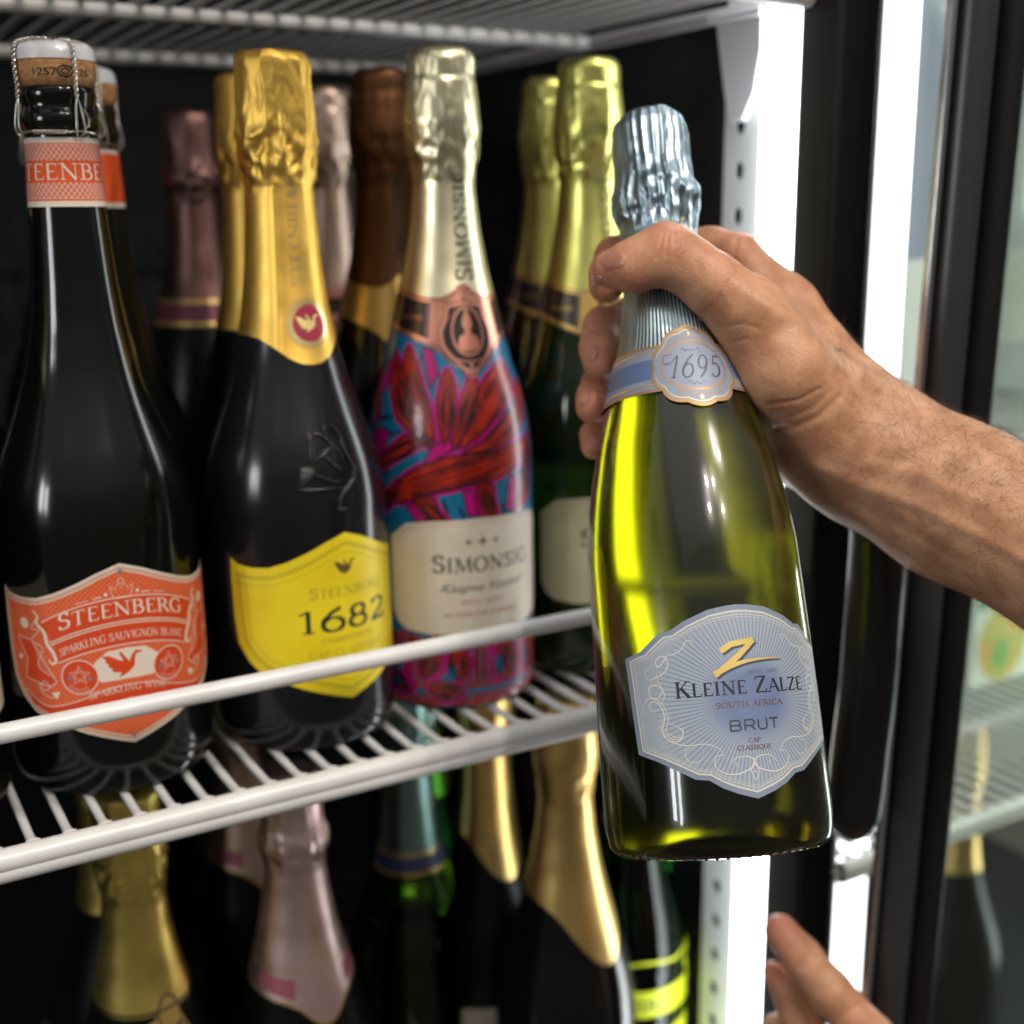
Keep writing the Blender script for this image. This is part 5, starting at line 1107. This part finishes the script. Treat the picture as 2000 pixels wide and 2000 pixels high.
def skin_material():
    m = bpy.data.materials.new('skin'); m.use_nodes = True; nt = m.node_tree; p = nt.nodes['Principled BSDF']; I = p.inputs
    I['Roughness'].default_value = .48; I['Subsurface Weight'].default_value = .22; I['Subsurface Radius'].default_value = (1, .38, .2); I['Subsurface Scale'].default_value = .004; I['IOR'].default_value = 1.42
    at = N(nt, 'ShaderNodeAttribute'); at.attribute_name = 'tone'; co = N(nt, 'ShaderNodeTexCoord')
    n1 = N(nt, 'ShaderNodeTexNoise'); n1.inputs['Scale'].default_value = 75; n1.inputs['Detail'].default_value = 5; nt.links.new(co.outputs['Object'], n1.inputs[0])
    r1 = N(nt, 'ShaderNodeValToRGB'); r1.color_ramp.elements[0].position = .38; r1.color_ramp.elements[0].color = (.45, .215, .115, 1); r1.color_ramp.elements[1].position = .62; r1.color_ramp.elements[1].color = (.63, .335, .195, 1); nt.links.new(n1.outputs[0], r1.inputs[0])
    mx = N(nt, 'ShaderNodeMix', data_type='RGBA'); nt.links.new(at.outputs['Fac'], mx.inputs[0]); nt.links.new(r1.outputs[0], mx.inputs[6]); mx.inputs[7].default_value = (.60, .22, .145, 1)
    n2 = N(nt, 'ShaderNodeTexNoise'); n2.inputs['Scale'].default_value = 900; n2.inputs['Detail'].default_value = 3; nt.links.new(co.outputs['Object'], n2.inputs[0])
    n4 = N(nt, 'ShaderNodeTexNoise'); n4.inputs['Scale'].default_value = 260; n4.inputs['Detail'].default_value = 2; nt.links.new(co.outputs['Object'], n4.inputs[0])
    sp = N(nt, 'ShaderNodeMapRange'); sp.inputs[1].default_value = .66; sp.inputs[2].default_value = .74; sp.inputs[4].default_value = .42; nt.links.new(n4.outputs[0], sp.inputs[0])
    mx2 = N(nt, 'ShaderNodeMix', data_type='RGBA'); nt.links.new(sp.outputs[0], mx2.inputs[0]); nt.links.new(mx.outputs[2], mx2.inputs[6]); mx2.inputs[7].default_value = (.24, .10, .05, 1)
    nt.links.new(mx2.outputs[2], I['Base Color'])
    vo = N(nt, 'ShaderNodeTexVoronoi'); vo.inputs['Scale'].default_value = 900; nt.links.new(co.outputs['Object'], vo.inputs[0])
    b1 = N(nt, 'ShaderNodeBump'); b1.inputs['Strength'].default_value = .35; b1.inputs['Distance'].default_value = .0003; nt.links.new(vo.outputs[0], b1.inputs['Height'])
    b2_ = N(nt, 'ShaderNodeBump'); b2_.inputs['Strength'].default_value = .35; b2_.inputs['Distance'].default_value = .0008; nt.links.new(n4.outputs[0], b2_.inputs['Height']); nt.links.new(b1.outputs[0], b2_.inputs['Normal'])
    nt.links.new(b2_.outputs[0], I['Normal']); return m
M_skin = skin_material()
def skin(name, fn, lo, hi, h, parent, creases, reds, sub=1):
    V, F = nets(fn, lo, hi, h)
    me = bpy.data.meshes.new(name); me.from_pydata(V.tolist(), [], F.tolist()); me.update()
    o = bpy.data.objects.new(name, me); C.objects.link(o)
    sm = o.modifiers.new('s', 'SMOOTH'); sm.iterations = 2; sm.factor = .5
    sb = o.modifiers.new('d', 'SUBSURF'); sb.levels = sub; sb.render_levels = sub
    dg = bpy.context.evaluated_depsgraph_get(); m2 = bpy.data.meshes.new_from_object(o.evaluated_get(dg)); o.modifiers.clear(); o.data = m2; m2.name = name; bpy.data.meshes.remove(me)
    n = len(m2.vertices); co = np.zeros(n*3); m2.vertices.foreach_get('co', co); co = co.reshape(-1, 3); no = np.zeros(n*3); m2.vertices.foreach_get('normal', no); no = no.reshape(-1, 3)
    x, y, z = project(co); facing = (no*(-co)).sum(1) > 0; disp = np.zeros(n)
    for L, wd, dp_ in creases: disp += np.where(facing, -dp_*np.exp(-(seg_dist(x, y, L)/wd)**2), 0)
    nz = np.array([noise.noise(Vector((a[0]*60, a[1]*60, a[2]*60))) for a in co]); disp += nz*.00035
    co = co+no*disp[:, None]; m2.vertices.foreach_set('co', co.ravel())
    tone = np.zeros(n)
    for X0, Y0, rr_, k in reds: tone = np.maximum(tone, k*np.exp(-((x-X0)**2+(y-Y0)**2)/(rr_*rr_)))
    at = m2.attributes.new('tone', 'FLOAT', 'POINT'); at.data.foreach_set('value', tone)
    m2.polygons.foreach_set('use_smooth', [True]*len(m2.polygons)); m2.materials.append(M_skin); m2.update(); o.parent = parent
    return o, co, no
def bounds(pts, pad):
    A_ = np.array([px(*p) for p in pts]); return A_.min(0)-pad, A_.max(0)+pad
pe = empty('person', (0, 0, 0), 'person with a bare hairy forearm gripping a bottle neck, fingers of the other hand below', 'person')
lo, hi = bounds([(1150, 500, .5), (1150, 880, .6), (2150, 1120, .515), (1440, 500, .62), (1240, 500, .5)], .034)
cre = [([(1600, 915), (1680, 948), (1790, 985), (1900, 1040), (2000, 1090)], 15, -.0008), ([(1560, 925), (1640, 968), (1760, 1030), (1880, 1100)], 16, .0007), ([(1700, 905), (1800, 930), (1920, 985)], 14, -.0006), ([(1440, 560), (1500, 600), (1560, 640)], 16, -.0010), ([(1518, 838), (1550, 837), (1600, 815), (1640, 775)], 7, .0007), ([(1520, 815), (1545, 816), (1590, 796), (1622, 765)], 6, .0004), ([(1500, 790), (1560, 782), (1600, 760)], 4, .0006),
       ([(1296, 455), (1290, 480), (1282, 505)], 3.5, .0005), ([(1306, 452), (1303, 478), (1300, 500)], 3.5, .0005), ([(1318, 456), (1318, 474)], 3, .0004), ([(1390, 598), (1372, 612)], 4, .0004), ([(1410, 640), (1450, 632), (1480, 640)], 5, .0004), ([(1425, 670), (1460, 662)], 4, .0004),
       ([(1440, 470), (1430, 500), (1442, 530)], 6, .0006), ([(1240, 500), (1238, 520)], 3, .0003), ([(1150, 640), (1175, 650)], 3, .0004), ([(1145, 750), (1165, 756)], 3, .0004)]
reds = [(1180, 530, 60, .75), (1240, 550, 50, .55), (1300, 470, 45, .45), (1170, 700, 55, .8), (1160, 600, 50, .7), (1150, 790, 50, .85), (1150, 860, 45, .7), (1180, 480, 40, .6), (1420, 500, 60, .4), (1520, 880, 60, .35)]
arm_o, aco, ano = skin('forearm_and_hand', hand1, lo, hi, .0015, pe, cre, reds)
lo, hi = bounds([(1500, 1780, .66), (1500, 2010, .685), (1850, 2330, .65), (1900, 2100, .62), (1600, 2300, .66)], .038)
h2_o, h2c, h2n = skin('lower_hand', hand2, lo, hi, .002, pe, [([(1590, 1860), (1560, 1885)], 5, .0006), ([(1597, 1868), (1566, 1893)], 5, .0005), ([(1680, 1960), (1640, 1990)], 6, .0006)], [(1520, 1820, 50, .8), (1505, 1895, 50, .9), (1700, 2000, 60, .4)])
# fingernails laid on the skin
M_nail = mat('fingernail', (.58, .27, .19), .3, var=.12, vscale=200, coat=.5, sss=.2)
def march(fn, x, y, d0=.46):
    d = d0
    for _ in range(60):
        v = float(fn(px(x, y, d)[None])[0]); d += v*.8
        if abs(v) < 2e-5: break
    return px(x, y, d)
def nail(fn, cx_, cy_, rx, ry, rot, tip):
    n, m_ = 9, 20; c, s_ = math.cos(R(rot)), math.sin(R(rot)); V = []; ctr = march(fn, cx_, cy_)
    for j in range(n+1):
        q = j/n
        for i in range(m_):
            a = 2*PI*i/m_; k = 1/(abs(math.cos(a))**3.2+abs(math.sin(a))**3.2)**(1/3.2); ux, uy = rx*q*k*math.cos(a), ry*q*k*math.sin(a)
            p0 = march(fn, cx_+ux*c-uy*s_, cy_+ux*s_+uy*c); d = -p0/np.linalg.norm(p0); V.append(p0+d*(.00055*(1-q**6)+.00002))
    F_ = [(j*m_+i, j*m_+(i+1) % m_, (j+1)*m_+(i+1) % m_, (j+1)*m_+i) for j in range(n) for i in range(m_)]
    MB().add(V, F_).build('fingernail', M_nail, pe)
nail(hand1, 1198, 507, 24, 19, -8, 0); nail(hand1, 1166, 551, 8, 14, 20, 0); nail(hand1, 1158, 690, 9, 17, 18, 0); nail(hand1, 1142, 778, 7, 14, 15, 0)
# forearm hair
x, y, z = project(aco); ok = (x > 1600) & (x < 2100) & (y > 560)
ids = np.where(ok)[0]; rnd = np.random.RandomState(3); pick = rnd.choice(ids, 4200, replace=False); hm = MB()
adir = px(1630, 842, .548)-px(2000, 1050, .525); adir /= np.linalg.norm(adir); upv = -CM[1]
for i in pick:
    dens = np.clip((x[i]-1600)/140, .08, 1)*(1. if (y[i] < 800+(x[i]-1600)*.62) else .35)
    if rnd.rand() > dens: continue
    p0 = aco[i]; n_ = ano[i]; t = -adir*.2+rnd.randn(3)*.55+upv*.25; t -= n_*(t@n_); t /= np.linalg.norm(t); L = .005+.0075*rnd.rand(); bend = np.cross(n_, t)*rnd.randn()*.35
    P_ = [p0-n_*.0002]+[p0+L*(t*s_*(.85)+n_*(.42*s_-.28*s_*s_)+bend*s_*s_) for s_ in (.33, .66, 1.)]
    hm.tube(P_, [.000045, .00004, .000032, .00001], 3, cap=False)
hr = hm.build('arm_hair', mat('arm_hair', (.05, .028, .014), .5), pe); hr['kind'] = 'stuff'
